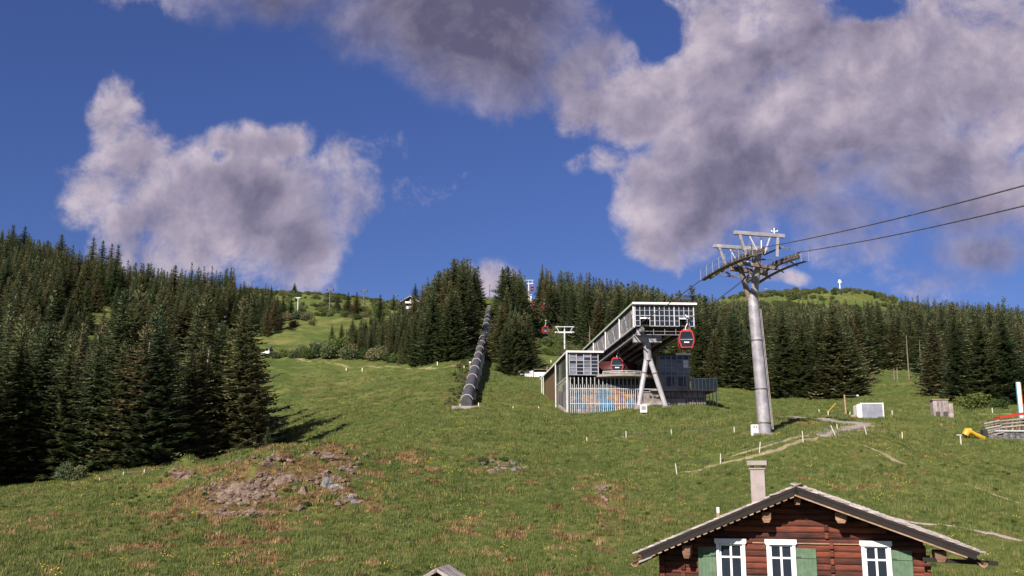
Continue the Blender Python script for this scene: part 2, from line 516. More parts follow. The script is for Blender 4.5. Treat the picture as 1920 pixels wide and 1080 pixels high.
def grass_mat(k, b):
    v = world_vec(k)
    att = k.new('ShaderNodeAttribute', attribute_name='dry').outputs['Fac']
    big = k.noise(v, 0.045, 5, 0.6)
    mid = k.noise(v, 0.55, 6, 0.65)
    fine = k.noise(v, 5.5, 6, 0.75)
    grain = k.noise(v, 16.0, 4, 0.8)
    c = k.ramp(fine, [(0.30, (.034, .056, .014)), (0.48, (.116, .150, .040)), (0.62, (.176, .206, .058)), (0.78, (.26, .27, .088))])
    c2 = k.ramp(mid, [(0.3, (.062, .104, .028)), (0.55, (.120, .162, .042)), (0.75, (.195, .195, .062))])
    c = k.mix(0.5, c, c2)
    dark = k.rng(grain, 0.36, 0.52, 0.38, 1.0)
    c = k.mix(1.0, c, dark, 'MULTIPLY')
    warm = k.rng(big, 0.45, 0.62)
    c = k.mix(k.m('MULTIPLY', warm, 0.4), c, (.21, .19, .065))
    herb = k.rng(k.noise(v, 0.16, 6, 0.7, 0.6), 0.42, 0.58)
    c = k.mix(1.0, c, k.ramp(herb, [(0.0, (.72, .80, .70)), (1.0, (1.16, 1.10, 1.05))]), 'MULTIPLY')
    soil = k.ramp(k.noise(v, 3.5, 7, 0.75), [(0.32, (.030, .018, .010)), (0.5, (.17, .105, .048)), (0.68, (.33, .215, .110))])
    soil = k.mix(1.0, soil, dark, 'MULTIPLY')
    dm = k.m('ADD', att, k.m('MULTIPLY', k.m('SUBTRACT', fine, 0.5), 1.1))
    c = k.mix(k.rng(dm, 0.35, 0.8, 0, 0.85), c, soil)
    k.link(c, b.inputs['Base Color'])
    b.inputs['Roughness'].default_value = 0.9
    b.inputs['Specular IOR Level'].default_value = 0.15
    h = k.m('ADD', k.m('MULTIPLY', fine, 1.0), k.m('ADD', k.m('MULTIPLY', grain, 0.35), k.m('MULTIPLY', mid, 2.0)))
    bump(k, b, h, 0.22, 0.85)
M['grass'] = mat('meadow', grass_mat)

az_g = np.unique(np.concatenate([np.linspace(-PI, R(-40), 40), np.linspace(R(-40), R(-30), 40), np.linspace(R(-30), R(30), 460),
                                 np.linspace(R(30), R(40), 40), np.linspace(R(40), PI, 40)]))
r_g = np.unique(np.concatenate([np.exp(np.linspace(math.log(3), math.log(36), 26)), np.linspace(36, 135, 420),
                                np.exp(np.linspace(math.log(135), math.log(700), 210)), np.exp(np.linspace(math.log(700), math.log(1690), 30))]))
A_, R_ = np.meshgrid(az_g, r_g, indexing='ij')
X_ = (R_ * np.sin(A_)).ravel(); Y_ = (R_ * np.cos(A_)).ravel()
Z_ = ground_z(X_, Y_)
na, nr = len(az_g), len(r_g)
I_, J_ = np.meshgrid(np.arange(na - 1), np.arange(nr - 1), indexing='ij')
q = (I_ * nr + J_).ravel()
faces = np.stack([q, q + 1, q + nr + 1, q + nr], axis=1)[:, ::-1]
me = fast_mesh('ground', np.stack([X_, Y_, Z_], 1), faces, M['grass'])
me.polygons.foreach_set('use_smooth', np.ones(len(faces), dtype=bool))
at_ = me.attributes.new('dry', 'FLOAT', 'POINT'); at_.data.foreach_set('value', dryness(X_, Y_).astype(np.float32))
ground = tag(link_mesh('ground', me), 'steep alpine meadow of green and dry brown turf rising to the woods', kind='structure')
if me.polygons[len(faces) // 2].normal.z < 0: me.flip_normals()


def path(name, pts, w, m, label, lift=0.05, jit=0.25):
    """a worn strip draped over the ground"""
    P = [hit(u, v) for u, v in pts] if not isinstance(pts[0], Vector) else pts
    dense = []
    for a, b in zip(P[:-1], P[1:]):
        n = max(2, int((b - a).length / 0.35))
        dense += [a.lerp(b, i / n) for i in range(n)]
    dense.append(P[-1])
    V = []; Fc = []; K = 5
    for i, p in enumerate(dense):
        d = dense[min(i + 1, len(dense) - 1)] - dense[max(i - 1, 0)]; d.z = 0; d.normalize()
        s = Vector((-d.y, d.x, 0))
        end = min(1, min(i, len(dense) - 1 - i) / 5.0 + 0.1)
        ww = (w[0] + (w[1] - w[0]) * i / len(dense)) if isinstance(w, tuple) else w
        hl = ww / 2 * end * (1 + random.uniform(-jit, jit)); hr = ww / 2 * end * (1 + random.uniform(-jit, jit))
        for j in range(K):
            t = j / (K - 1); o = p + s * (-hl + (hl + hr) * t)
            V.append((o.x, o.y, gz(o.x, o.y) + lift * (0.1 if j in (0, K - 1) else 1)))
        if i:
            for j in range(K - 1):
                a = (i - 1) * K + j; Fc.append((a, a + 1, a + K + 1, a + K))
    me = bpy.data.meshes.new(name); me.from_pydata(V, [], Fc); me.materials.append(m); me.update()
    return tag(link_mesh(name, me), label, kind='structure')
# ------------------------------------------------------------------ trees
def leaf_mat(name, stops, rough=0.75, trans=0.0):
    def f(k, b):
        v = world_vec(k)
        oi = k.new('ShaderNodeObjectInfo').outputs['Random']
        n = k.noise(v, 1.3, 4, 0.7)
        x = k.m('ADD', k.m('MULTIPLY', oi, 0.7), k.m('MULTIPLY', n, 0.42))
        c = k.ramp(x, stops)
        k.link(c, b.inputs['Base Color'])
        b.inputs['Roughness'].default_value = rough
        b.inputs['Specular IOR Level'].default_value = 0.25
        if trans:
            tr = k.new('ShaderNodeBsdfTranslucent'); k.link(c, tr.inputs[0])
            mx = k.new('ShaderNodeMixShader'); mx.inputs[0].default_value = trans
            out = [n for n in k.t.nodes if n.type == 'OUTPUT_MATERIAL'][0]
            k.link(b.outputs[0], mx.inputs[1]); k.link(tr.outputs[0], mx.inputs[2]); k.link(mx.outputs[0], out.inputs[0])
    return mat(name, f)


M['needles'] = leaf_mat('spruce_needles', [(0.15, (.060, .094, .046)), (0.42, (.100, .130, .058)), (0.65, (.135, .150, .066)), (0.9, (.176, .152, .082))], trans=.28)
M['leaves'] = leaf_mat('green_leaves', [(0.15, (.035, .062, .015)), (0.5, (.075, .115, .028)), (0.85, (.130, .155, .040))], trans=.3)
M['bark'] = plain('spruce_bark', (.07, .055, .045), 0.9, vary=0.4, scale=6)
M['snag'] = plain('dead_bark', (.17, .145, .12), 0.9, vary=0.3, scale=6)


def spruce_arrays(h, Rb, seed, levels, nb, seg, bare=0.05, ragged=0.2, tw=1.0):
    r = np.random.default_rng(seed)
    V = []; Fc = []
    def tri(a, b, c):
        n = len(V); V.extend([a, b, c]); Fc.append((n, n + 1, n + 2))
    zs = bare + (1 - bare) * np.linspace(0, 1, levels)**0.92
    side_gain = r.uniform(0.8, 1.15, 12)
    for li, t in enumerate(zs):
        z = t * h
        L0 = Rb * ((1 - t)**0.76) * (0.80 if t < bare + 0.06 else 1.0) + 0.012 * h
        n_b = max(4, int(nb * (0.45 + 0.55 * (1 - t))))
        a0 = r.uniform(0, 2 * PI)
        lev = r.uniform(1 - ragged, 1 + ragged * 0.6)
        for k in range(n_b):
            a = a0 + 2 * PI * (k + r.uniform(-.35, .35)) / n_b
            L = L0 * lev * r.uniform(0.72, 1.14) * side_gain[int(a / (2 * PI) * 12) % 12]
            ca, sa = math.cos(a), math.sin(a)
            droop = 0.30 * L * (1.25 - t) * r.uniform(.7, 1.3)
            rise = 0.10 * L + (0.9 * L if t > 0.93 else 0)
            ns = max(2, int(seg * (0.5 + 0.5 * L / Rb)))
            zz = z + r.uniform(-.5, .5) * h / levels
            pts = []
            for s in range(ns + 1):
                q = s / ns
                x = L * q
                pts.append((ca * x, sa * x, zz - droop * math.sin(q * 2.1) + rise * q * q))
            for s in range(ns):
                q = (s + 0.5) / ns
                p0, p1 = np.array(pts[s]), np.array(pts[s + 1])
                if q < 0.10 and t < 0.85: continue
                wdt = tw * (0.30 + 0.26 * (1 - q)) * (L * 0.42 + 0.24) * r.uniform(.7, 1.2)
                mid = (p0 + p1) / 2
                sx, sy = -sa, ca
                for sg in (1, -1):
                    tip = mid + np.array([sx * sg * wdt + ca * wdt * .45, sy * sg * wdt + sa * wdt * .45, -0.30 * wdt * r.uniform(.2, 1.6)])
                    back = p0 - (p1 - p0) * 0.25
                    tri(back, p1 + np.array([0, 0, 0.03]), tip)
                hang = mid + np.array([ca * r.uniform(-.1, .2), sa * r.uniform(-.1, .2), -wdt * r.uniform(.2, .6)])
                jx = np.array([sx, sy, 0]) * wdt * r.uniform(.15, .5) * r.choice([-1, 1])
                tri(p0 + jx * .5, p1 - jx * .5, hang + jx)
            tipd = np.array([ca, sa, 0.05]); pe = np.array(pts[-1])
            wd = 0.10 * L + 0.07
            tri(pe + np.array([-sa, ca, 0]) * wd, pe - np.array([-sa, ca, 0]) * wd, pe + tipd * (wd * 2.0))
    # leader
    top = np.array([0, 0, h * 1.02])
    for k in range(4):
        a = k * PI / 2
        d = np.array([math.cos(a), math.sin(a), 0]) * 0.16
        d2 = np.array([-d[1], d[0], 0])
        tri(np.array([0, 0, h * .93]) + d, np.array([0, 0, h * .93]) + d2, top)
    return np.array(V), np.array(Fc)


def trunk_mb(h, r0, top=0.97):
    return MB().tube([(0, 0, -1.2), (0, 0, 0.02 * h), (0, 0, 0.5 * h), (0, 0, top * h)], [r0 * 1.25, r0, r0 * .55, 0.02], 7)


SPR = []   # (crown mesh, trunk mesh)
for i, (Rb, lev, nb, seg, bare, rag) in enumerate([(3.9, 40, 14, 7, .03, .30), (3.4, 42, 14, 7, .03, .26), (3.0, 40, 13, 6, .05, .34), (4.3, 38, 15, 7, .02, .30), (2.6, 40, 12, 5, .12, .36)]):
    v, f = spruce_arrays(18.0, Rb, 100 + i, lev, nb, seg, bare, rag)
    SPR.append((fast_mesh('spruce_crown', v, f, M['needles']), trunk_mb(18.0, .24).mesh('spruce_trunk', M['bark'])))
# lighter versions for the far wood, both parts in one mesh
far_coll = bpy.data.collections.new('far_spruces')
for i, (Rb, lev, nb, seg, bare) in enumerate([(3.4, 28, 10, 4, .08), (2.8, 30, 10, 4, .10), (3.8, 27, 10, 4, .05), (2.4, 28, 9, 4, .22)]):
    v, f = spruce_arrays(18.0, Rb, 200 + i, lev, nb, seg, bare, .25, 1.25)
    t = trunk_mb(18.0, .22)
    tv = np.array(t.v); tf = [x for x in t.f]
    me = bpy.data.meshes.new('spruce')
    me.from_pydata(np.concatenate([v, tv]).tolist(), [], [tuple(x) for x in f.tolist()] + [tuple(int(a) + len(v) for a in x) for x in tf])
    me.materials.append(M['needles']); me.materials.append(M['bark'])
    mi = np.zeros(len(me.polygons), dtype=np.int32); mi[len(f):] = 1
    me.polygons.foreach_set('material_index', mi); me.update()
    o = bpy.data.objects.new('spruce', me); far_coll.objects.link(o)


def scatter(name, pts, scl, rot, idx, coll, label, tilt=None):
    """one object of uncountable things: every point carries an instance from coll"""
    me = bpy.data.meshes.new(name)
    me.vertices.add(len(pts)); me.vertices.foreach_set('co', np.asarray(pts, np.float32).ravel())
    for nm, ty, val in (('scl', 'FLOAT', scl), ('rz', 'FLOAT', rot), ('pick', 'INT', idx)):
        a = me.attributes.new(nm, ty, 'POINT'); a.data.foreach_set('value', np.asarray(val, np.float32 if ty == 'FLOAT' else np.int32))
    o = link_mesh(name, me)
    tree = bpy.data.node_groups.new(name + '_scatter', 'GeometryNodeTree')
    tree.interface.new_socket('Geometry', in_out='INPUT', socket_type='NodeSocketGeometry')
    tree.interface.new_socket('Geometry', in_out='OUTPUT', socket_type='NodeSocketGeometry')
    k = N(tree)
    gi = k.new('NodeGroupInput'); go = k.new('NodeGroupOutput')
    ci = k.new('GeometryNodeCollectionInfo'); ci.inputs['Collection'].default_value = coll
    ci.inputs['Separate Children'].default_value = True; ci.inputs['Reset Children'].default_value = True
    ip = k.new('GeometryNodeInstanceOnPoints')
    k.link(gi.outputs[0], ip.inputs['Points']); k.link(ci.outputs[0], ip.inputs['Instance'])
    ip.inputs['Pick Instance'].default_value = True
    def attr(nm, ty='FLOAT'):
        n = k.new('GeometryNodeInputNamedAttribute', data_type=ty); n.inputs[0].default_value = nm; return n.outputs[0]
    k.link(attr('pick', 'INT'), ip.inputs['Instance Index'])
    cx = k.new('ShaderNodeCombineXYZ'); k.link(attr('rz'), cx.inputs[2])
    k.link(cx.outputs[0], ip.inputs['Rotation'])
    k.link(attr('scl'), ip.inputs['Scale'])
    k.link(ip.outputs[0], go.inputs[0])
    md = o.modifiers.new('scatter', 'NODES'); md.node_group = tree
    return tag(o, label, kind='stuff')


# woods: polygons in (photograph column, distance Y), spacing m, tree heights m, zone name
def uY(u, Y, v=690): return (px_dir(u, v)[0] * Y, Y)
WOODS = [
 ('left_wood', [(-420, 72), (-150, 84), (0, 95), (120, 97), (230, 101), (330, 104), (430, 104), (482, 108), (478, 128), (400, 150), (335, 160), (318, 200), (318, 290),
                (400, 318), (520, 330), (515, 420), (455, 500), (200, 560), (-300, 620), (-650, 600), (-650, 90)], 5.5, (9, 21)),
 ('pipe_left', [(640, 290), (668, 240), (700, 218), (730, 208), (780, 200), (858, 190), (868, 215), (876, 300), (895, 330), (900, 400), (850, 430), (800, 400), (790, 330), (720, 310), (680, 330)], 4.1, (8, 17)),
 ('pipe_right', [(932, 190), (960, 180), (990, 184), (996, 205), (965, 230), (938, 220)], 3.2, (8, 12)),
 ('pipe_right_far', [(942, 280), (980, 275), (992, 330), (970, 400), (940, 400)], 4.0, (12, 19)),
 ('behind_station', [(1010, 350), (1070, 325), (1090, 262), (1180, 255), (1240, 240), (1340, 215), (1340, 520), (1180, 520), (1010, 470)], 5.1, (11, 21)),
 ('right_wood', [(1300, 205), (1380, 196), (1460, 196), (1470, 178), (1540, 172), (1602, 180), (1606, 225), (1640, 262), (1700, 268), (1728, 250), (1734, 200), (1780, 186), (1850, 180), (1960, 168),
                 (2450, 150), (2450, 620), (1300, 620)], 5.4, (10, 19.5)),
]


def inside(poly, x, y):
    c = np.zeros(len(x), bool); n = len(poly)
    for i in range(n):
        x0, y0 = poly[i]; x1, y1 = poly[i - 1]
        m = ((y0 > y) != (y1 > y)) & (x < (x1 - x0) * (y - y0) / (y1 - y0 + 1e-9) + x0)
        c ^= m
    return c


def jitter_grid(poly, sp):
    xs = [p[0] for p in poly]; ys = [p[1] for p in poly]
    gx, gy = np.meshgrid(np.arange(min(xs), max(xs), sp), np.arange(min(ys), max(ys), sp * .9))
    gx = gx + (np.arange(gx.shape[0])[:, None] % 2) * sp / 2
    x = gx.ravel() + rng.uniform(-.42, .42, gx.size) * sp; y = gy.ravel() + rng.uniform(-.42, .42, gx.size) * sp
    k = inside(poly, x, y)
    return x[k], y[k]


trees = []   # x, y, z, h, zone index
for zi, (nm, poly, sp, (h0, h1)) in enumerate(WOODS):
    wp = [uY(u, Y, 900 if Y < 110 else (840 if Y < 150 else 690 if Y < 350 else 590)) for u, Y in poly]
    x, y = jitter_grid(wp, sp)
    hh = h0 + (h1 - h0) * rng.beta(2.2, 1.6, len(x))
    hh *= 0.85 + 0.3 * fbm(x / 25, y / 25, 2, 77)
    uu = 960 + F_PX * x / y
    if nm == 'left_wood':
        hh = np.where((uu > 430) & (y > 300), hh * .62, hh)
        hh = np.where(y > 380, hh * np.clip(1.05 - (y - 380) / 500, .6, 1), hh)
        keep = ~((np.abs(uu - 165) < 70) & (y > 285) & (y < 405) & (rng.random(len(x)) < .95))
        keep &= ~((np.abs(uu - 334) < 27) & (y < 290))
        hh = np.where((np.abs(uu - 165) < 80) & (y > 190) & (y < 285), hh * .7, hh)
    elif nm == 'right_wood':
        keep = (fbm(x / 12, y / 12, 2, 5) > 0.22)
        hh = np.where(y > 450, hh * .92, hh)
    elif nm == 'pipe_left':
        hh = hh * np.interp(uu, [640, 700, 760, 830, 870, 912], [.4, .55, .75, 1.0, 1.12, .95])
        keep = np.ones(len(x), bool)
    else:
        keep = np.ones(len(x), bool)
    x, y, hh = x[keep], y[keep], hh[keep]
    z = ground_z(x, y)
    trees.append(np.stack([x, y, z, hh, np.full(len(x), zi)], 1))
# trees standing alone or picked out of the woods: (u, base v, height m)
SOLO = [(443, 872, 560, 0), (472, 868, 652, 0), (418, 870, 620, 0), (398, 872, 610, 0), (352, 876, 660, 0), (368, 876, 640, 0), (285, 884, 598, 0), (255, 886, 612, 0), (305, 880, 650, 0), (215, 896, 640, 0), (165, 905, 625, 0), (110, 915, 640, 0), (55, 918, 630, 0), (15, 922, 610, 0),
        (500, 868, 800, 0), (660, 637, 598, 1), (640, 637, 606, 1), (622, 635, 608, 1), (684, 637, 600, 1), (712, 610, 553, 1), (652, 585, 548, 1), (632, 582, 552, 1), (552, 547, 530, 0), (668, 592, 548, 1), (738, 582, 552, 1),
        (778, 575, 532, 1), (795, 578, 545, 1), (850, 645, 488, 1), (838, 650, 505, 1), (866, 645, 497, 1), (820, 655, 510, 1), (880, 632, 525, 1), (872, 640, 540, 1), (805, 655, 545, 1), (884, 610, 530, 1),
        (966, 704, 585, 2), (948, 702, 605, 2), (984, 700, 612, 2), (950, 694, 632, 2), (958, 690, 598, 2), (975, 698, 596, 2), (962, 640, 530, 3), (950, 640, 545, 3), (976, 630, 548, 3),
        (1540, 746, 588, 5), (1500, 742, 602, 5), (1580, 745, 606, 5), (1515, 738, 590, 5), (1560, 745, 598, 5), (1758, 742, 600, 5), (1800, 752, 592, 5), (1850, 756, 585, 5), (1895, 762, 590, 5),
        (1640, 560, 548, 5), (508, 562, 535, 0), (530, 590, 552, 0), (545, 595, 556, 0), (490, 600, 545, 0), (505, 598, 550, 0),
        (40, 500, 425, 0), (18, 500, 422, 0), (85, 510, 452, 0), (110, 515, 440, 0), (170, 520, 446, 0), (188, 525, 452, 0), (205, 525, 458, 0), (217, 530, 460, 0)]
solo = []
for u, v, vt, zi in SOLO:
    p = hit(u, v, 98 if v > 850 else 150)
    if v > 850: p = Vector((px_dir(u, v)[0] * p.y, p.y, gz(px_dir(u, v)[0] * p.y, p.y)))
    h = px_dir(u, vt)[1] * p.y - p.z
    solo.append((p.x, p.y, p.z, h, zi))
solo = np.array(solo)
T = np.concatenate(trees)
# drop wood trees that stand inside a picked-out tree
keep = np.ones(len(T), bool)
for s in solo:
    keep &= np.hypot(T[:, 0] - s[0], T[:, 1] - s[1]) > 2.2
T = np.concatenate([solo, T[keep]])
is_solo = np.zeros(len(T), bool); is_solo[:len(solo)] = True
# what the photograph shows of each tree: near to far over a coarse raster
order = np.argsort(T[:, 1])
cover = np.zeros((360, 640), bool); shown = np.zeros(len(T))
for i in order:
    x, y, z, h, _ = T[i]
    cp, sp_ = math.cos(PITCH), math.sin(PITCH)
    def pj(zz):
        d = y * cp + zz * sp_
        return 960 + F_PX * x / d, 540 - F_PX * (zz * cp - y * sp_) / d
    ub, vb = pj(z); ut, vt = pj(z + h)
    wpx = F_PX * 0.17 * h / y
    r0, r1 = int(vt / 3), int(vb / 3)
    for rr in range(max(0, r0), min(359, r1) + 1):
        w = wpx * (rr - r0 + .5) / max(1, r1 - r0) / 3
        c0 = int(max(0, ub / 3 - w)); c1 = int(min(639, ub / 3 + w))
        if c1 >= c0:
            seg_ = cover[rr, c0:c1 + 1]
            shown[i] += (~seg_).sum(); seg_[:] = True
score = shown + is_solo * 1e4
N_IND = 285
pick = np.argsort(-score)[:N_IND]
pick = pick[(shown[pick] > 3) | is_solo[pick]]
ORD = ['first', 'second', 'third', 'fourth', 'fifth', 'sixth', 'seventh', 'eighth', 'ninth', 'tenth', 'eleventh', 'twelfth', 'thirteenth', 'fourteenth', 'fifteenth', 'sixteenth',
       'seventeenth', 'eighteenth', 'nineteenth', 'twentieth', 'twenty-first', 'twenty-second', 'twenty-third', 'twenty-fourth', 'twenty-fifth', 'twenty-sixth', 'twenty-seventh', 'twenty-eighth', 'twenty-ninth', 'thirtieth']
ZONE = {0: ('spruces of the left wood', 'spruce in the dark wood on the left slope'), 1: ('spruces left of the pipeline', 'spruce in the clump left of the big pipeline'),
        2: ('spruces right of the pipeline', 'spruce in the small clump right of the big pipeline'), 3: ('spruces above the pipeline clump', 'distant spruce uphill of the clump right of the pipeline'),
        4: ('spruces behind the lift station', 'spruce in the wood behind the cable car station'), 5: ('spruces of the right wood', 'spruce in the dense wood on the right slope')}
ucol = 960 + F_PX * T[:, 0] / T[:, 1]
# which of them stand in the front row of their wood
rank = {}
for zi in range(6):
    ids = [i for i in pick if T[i, 4] == zi]
    fr = []
    for i in sorted(ids, key=lambda i: T[i, 1]):
        if all(abs(ucol[i] - ucol[j]) > 14 for j in fr) and len(fr) < 30 and 0 < ucol[i] < 1920: fr.append(i)
    fr.sort(key=lambda i: ucol[i])
    for n, i in enumerate(fr): rank[i] = n


PLACE = {0: 'of the left slope wood', 1: 'of the left pipeline clump', 2: 'of the right pipeline clump', 3: 'uphill of the pipeline clump', 4: 'of the wood behind the station', 5: 'of the right slope wood'}


def size_word(h): return 'very tall' if h > 18.5 else 'tall' if h > 15.5 else 'mid-height' if h > 11 else 'small'


TENS = ['', 'ten', 'twent', 'thirt', 'fort', 'fift', 'sixt', 'sevent', 'eight', 'ninet']
def ordinal(n):
    if n < len(ORD): return ORD[n]
    m = n + 1; t = {2: 'twenty', 3: 'thirty', 4: 'forty', 5: 'fifty', 6: 'sixty', 7: 'seventy', 8: 'eighty', 9: 'ninety'}.get(m // 10, 'hundred')
    return (TENS[m // 10] + 'ieth') if m % 10 == 0 else t + '-' + ORD[m % 10 - 1]
RANKW = {}
def dist_word(i): return 'near' if T[i, 1] < 170 else 'middle' if T[i, 1] < 300 else 'far'
for i in pick:
    if i not in rank: RANKW.setdefault((T[i, 4], dist_word(i)), []).append(i)
inner = {}
for ids in RANKW.values():
    for n, i in enumerate(sorted(ids, key=lambda i: ucol[i])): inner[i] = n


def make_tree(i):
    x, y, z, h, zi = T[i]; zi = int(zi)
    k = random.choice([0, 1, 2, 3, 0, 1, 3, 4] if not is_solo[i] else [0, 1, 3])
    grp, txt = ZONE[zi]
    if i in rank: lab = '%s spruce, %s from left in the front row %s' % (size_word(h), ORD[rank[i]], PLACE[zi])
    else: lab = '%s spruce, %s from left in the %s ranks %s' % (size_word(h), ordinal(inner[i]), dist_word(i), PLACE[zi])
    t = thing('spruce_tree', lab, 'spruce tree', (x, y, z), random.uniform(0, 2 * PI), grp)
    s = h / 18.0
    w = s * random.uniform(1.0, 1.35)
    t.scale = (w, w, s)
    link_mesh('crown', SPR[k][0], t); link_mesh('trunk', SPR[k][1], t)


for i in pick: make_tree(i)
rest = np.setdiff1d(np.arange(len(T)), pick)
# keep only what can be near the view
rest = rest[(np.abs(T[rest, 0] / T[rest, 1]) < 0.72)]
scatter('spruce_forest', T[rest, :3], T[rest, 3] / 18.0, rng.uniform(0, 6.28, len(rest)), rng.integers(0, 4, len(rest)), far_coll,
        'dense spruce forest covering the slopes on both sides behind its front trees')
print('trees', len(T), 'picked', len(pick), 'rest', len(rest))

# pale dead trunks that show between the spruces: (u, v foot, v top)
for (u, v0, v1, lab) in [(1677, 712, 690, 'pale bare lower trunk at the right wood edge, shorter of a close pair'), (1683, 713, 688, 'pale bare lower trunk at the right wood edge, right of its close twin'),
                         (1705, 712, 628, 'tall thin pale trunk standing in the gap of the right wood edge'), (1729, 714, 640, 'tall thin pale trunk where the right wood turns forward'),
                         (1449, 736, 705, 'grey bare trunk foot beside the big grey pylon'), (1471, 738, 715, 'brownish trunk foot under the spruces right of the pylon'), (268, 800, 640, 'long pale dead trunk showing in the left wood'),
                         (386, 730, 655, 'whitish dead trunk between the tall front spruces on the left'), (1106, 660, 610, 'thin tan trunk beside the far lattice tower behind the station')]:
    p = hit(u, v0, 100) if v0 > 700 and u > 500 else None
    Y = p.y if p else (103.5 if u < 500 else 255)
    a = at(u, v0, Y); b = at(u + 1, v1, Y)
    o = MB().tube([(0, 0, -.5), (0, 0, (b.z - a.z) * .6), (0.1, 0, b.z - a.z)], [.16, .12, .05], 7).build('bare_trunk', M['snag'])
    o.location = a
    tag(o, lab, 'tree trunk', 'bare tree trunks')

# ---- leafy shrubs
def shrub_arrays(seed, r=1.5, n=900, squash=.8, leaf=.22):
    q = np.random.default_rng(seed)
    cs = []
    for _ in range(9):
        a = q.uniform(0, 2 * PI); d = q.uniform(0, .62) * r
        cs.append((math.cos(a) * d, math.sin(a) * d, q.uniform(.25, .95) * r * squash, q.uniform(.35, .62) * r))
    V = []; Fc = []
    for i in range(n):
        c = cs[q.integers(0, 9)]
        dv = q.normal(size=3); dv /= np.linalg.norm(dv)
        rr = c[3] * q.uniform(.6, 1.08)
        p = np.array([c[0] + dv[0] * rr, c[1] + dv[1] * rr, max(0.02, c[2] + dv[2] * rr * .85)])
        a = q.normal(size=3); a /= np.linalg.norm(a); a = a * .7 + dv * .3
        b = np.cross(a, q.normal(size=3)); b /= np.linalg.norm(b) + 1e-6
        L = leaf * q.uniform(.6, 1.3)
        m = len(V); V.extend([p - a * L, p + b * L * .7, p + a * L, p - b * L * .7]); Fc.append((m, m + 1, m + 2, m + 3))
    return np.array(V), np.array(Fc)


SHR = [fast_mesh('shrub_crown', *shrub_arrays(300 + i, 1.5, 1700, .75 + .1 * i, .12), M['leaves']) for i in range(3)]
SHR_D = []
for m_ in SHR:
    c_ = m_.copy(); c_.materials.clear(); c_.materials.append(M['needles']); SHR_D.append(c_)
STEM = MB().tube([(0, 0, -.4), (.05, 0, .5), (0, .1, 1.1)], [.07, .05, .02], 6).tube([(0, 0, -.3), (-.3, .1, .5), (-.5, .2, 1.0)], [.05, .04, .02], 6).mesh('shrub_stem', M['bark'])


def shrub(u, v, w_px, dark, lab, grp, y0=30.0, squash=1.0):
    p = hit(u, v, y0); s = w_px * p.y / F_PX / 3.0
    t = thing('shrub', lab, 'shrub', p, random.uniform(0, 6), grp)
    t.scale = (s, s, s * squash)
    link_mesh('crown', random.choice(SHR_D if dark else SHR), t); link_mesh('stem', STEM, t)


belt = [(515, 672, 16), (532, 670, 20), (550, 672, 22), (566, 668, 22), (582, 673, 24), (598, 670, 30), (618, 672, 32), (634, 664, 34), (650, 674, 30), (664, 668, 30), (682, 674, 28), (700, 676, 32), (722, 677, 30), (742, 680, 26),
        (762, 680, 22), (782, 682, 22), (800, 681, 18), (816, 678, 16), (832, 674, 14), (848, 668, 14)]
for n, (u, v, w) in enumerate(belt):
    shrub(u, v, w * 1.55, n % 3 != 1, 'dark rounded shrub in the belt below the pipeline wood, %s from its left end' % ORD[n], 'shrubs along the pasture edge', 130)
for n, (u, v, w) in enumerate([(515, 605, 26), (535, 602, 30), (556, 598, 32), (575, 602, 28), (548, 612, 24), (520, 590, 22), (585, 610, 20), (565, 588, 24)]):
    shrub(u, v, w, True, 'dark scrub bush on the upper left pasture, %s of its patch from the left' % ORD[[0, 2, 4, 6, 3, 1, 7, 5][n]], 'scrub on the upper pasture', 150)
for n, (u, v, w) in enumerate([(995, 640, 34), (1012, 620, 36), (1030, 600, 34), (1008, 595, 34), (1045, 625, 34), (1060, 600, 32), (1075, 640, 30), (1025, 648, 30), (1000, 575, 26), (1020, 580, 28), (1048, 585, 28), (1075, 610, 30), (1040, 650, 24), (1088, 590, 26), (985, 610, 26)]):
    shrub(u, v, w, n % 4 == 3, 'bright green bush on the steep bank under the gondolas, %s of that bank' % ORD[n], 'bushes under the gondola line', 150)
for n, (u, v, w) in enumerate([(690, 640, 26), (715, 645, 28), (740, 655, 30), (700, 612, 24), (668, 600, 24), (730, 625, 24), (860, 690, 18), (852, 705, 14), (870, 655, 20), (862, 660, 16), (690, 590, 22), (645, 595, 20), (720, 590, 22)]):
    shrub(u, v, w, n % 3 == 0, 'leafy green bush at the left pipeline wood, %s of its scattered bushes' % ORD[n], 'bushes round the pipeline wood', 130)
for n, (u, v, w) in enumerate([(1835, 768, 60), (1810, 764, 40), (1870, 768, 40)]):
    shrub(u, v, w, False, ['wide bright bush at the foot of the right wood, behind the wooden hut', 'smaller bright bush left of the wide one below the right wood', 'smaller bright bush right of the wide one below the right wood'][n], 'bushes below the right wood', 90)
for n, (u, v, w) in enumerate([(120, 903, 44), (150, 898, 40), (355, 876, 26)]):
    shrub(u, v, w, True, 'low leafy bush skirting the left wood, %s from the picture edge' % ORD[n], 'bushes skirting the left wood', 84, 1.2)
for n, (u, v, w) in enumerate([(905, 870, 30), (945, 866, 24), (925, 862, 18), (540, 925, 22), (575, 950, 22)]):
    shrub(u, v, w, n in (0, 1, 2), ['low dark bush on the brown knoll, leftmost of three', 'low dark bush on the brown knoll, rightmost of three', 'low dark bush on the brown knoll, middle of three',
          'light green fern clump in front of the dark hollow of the rocks', 'light green fern clump below the rock outcrop'][n], 'plants on the rocky knoll', 30, .7)

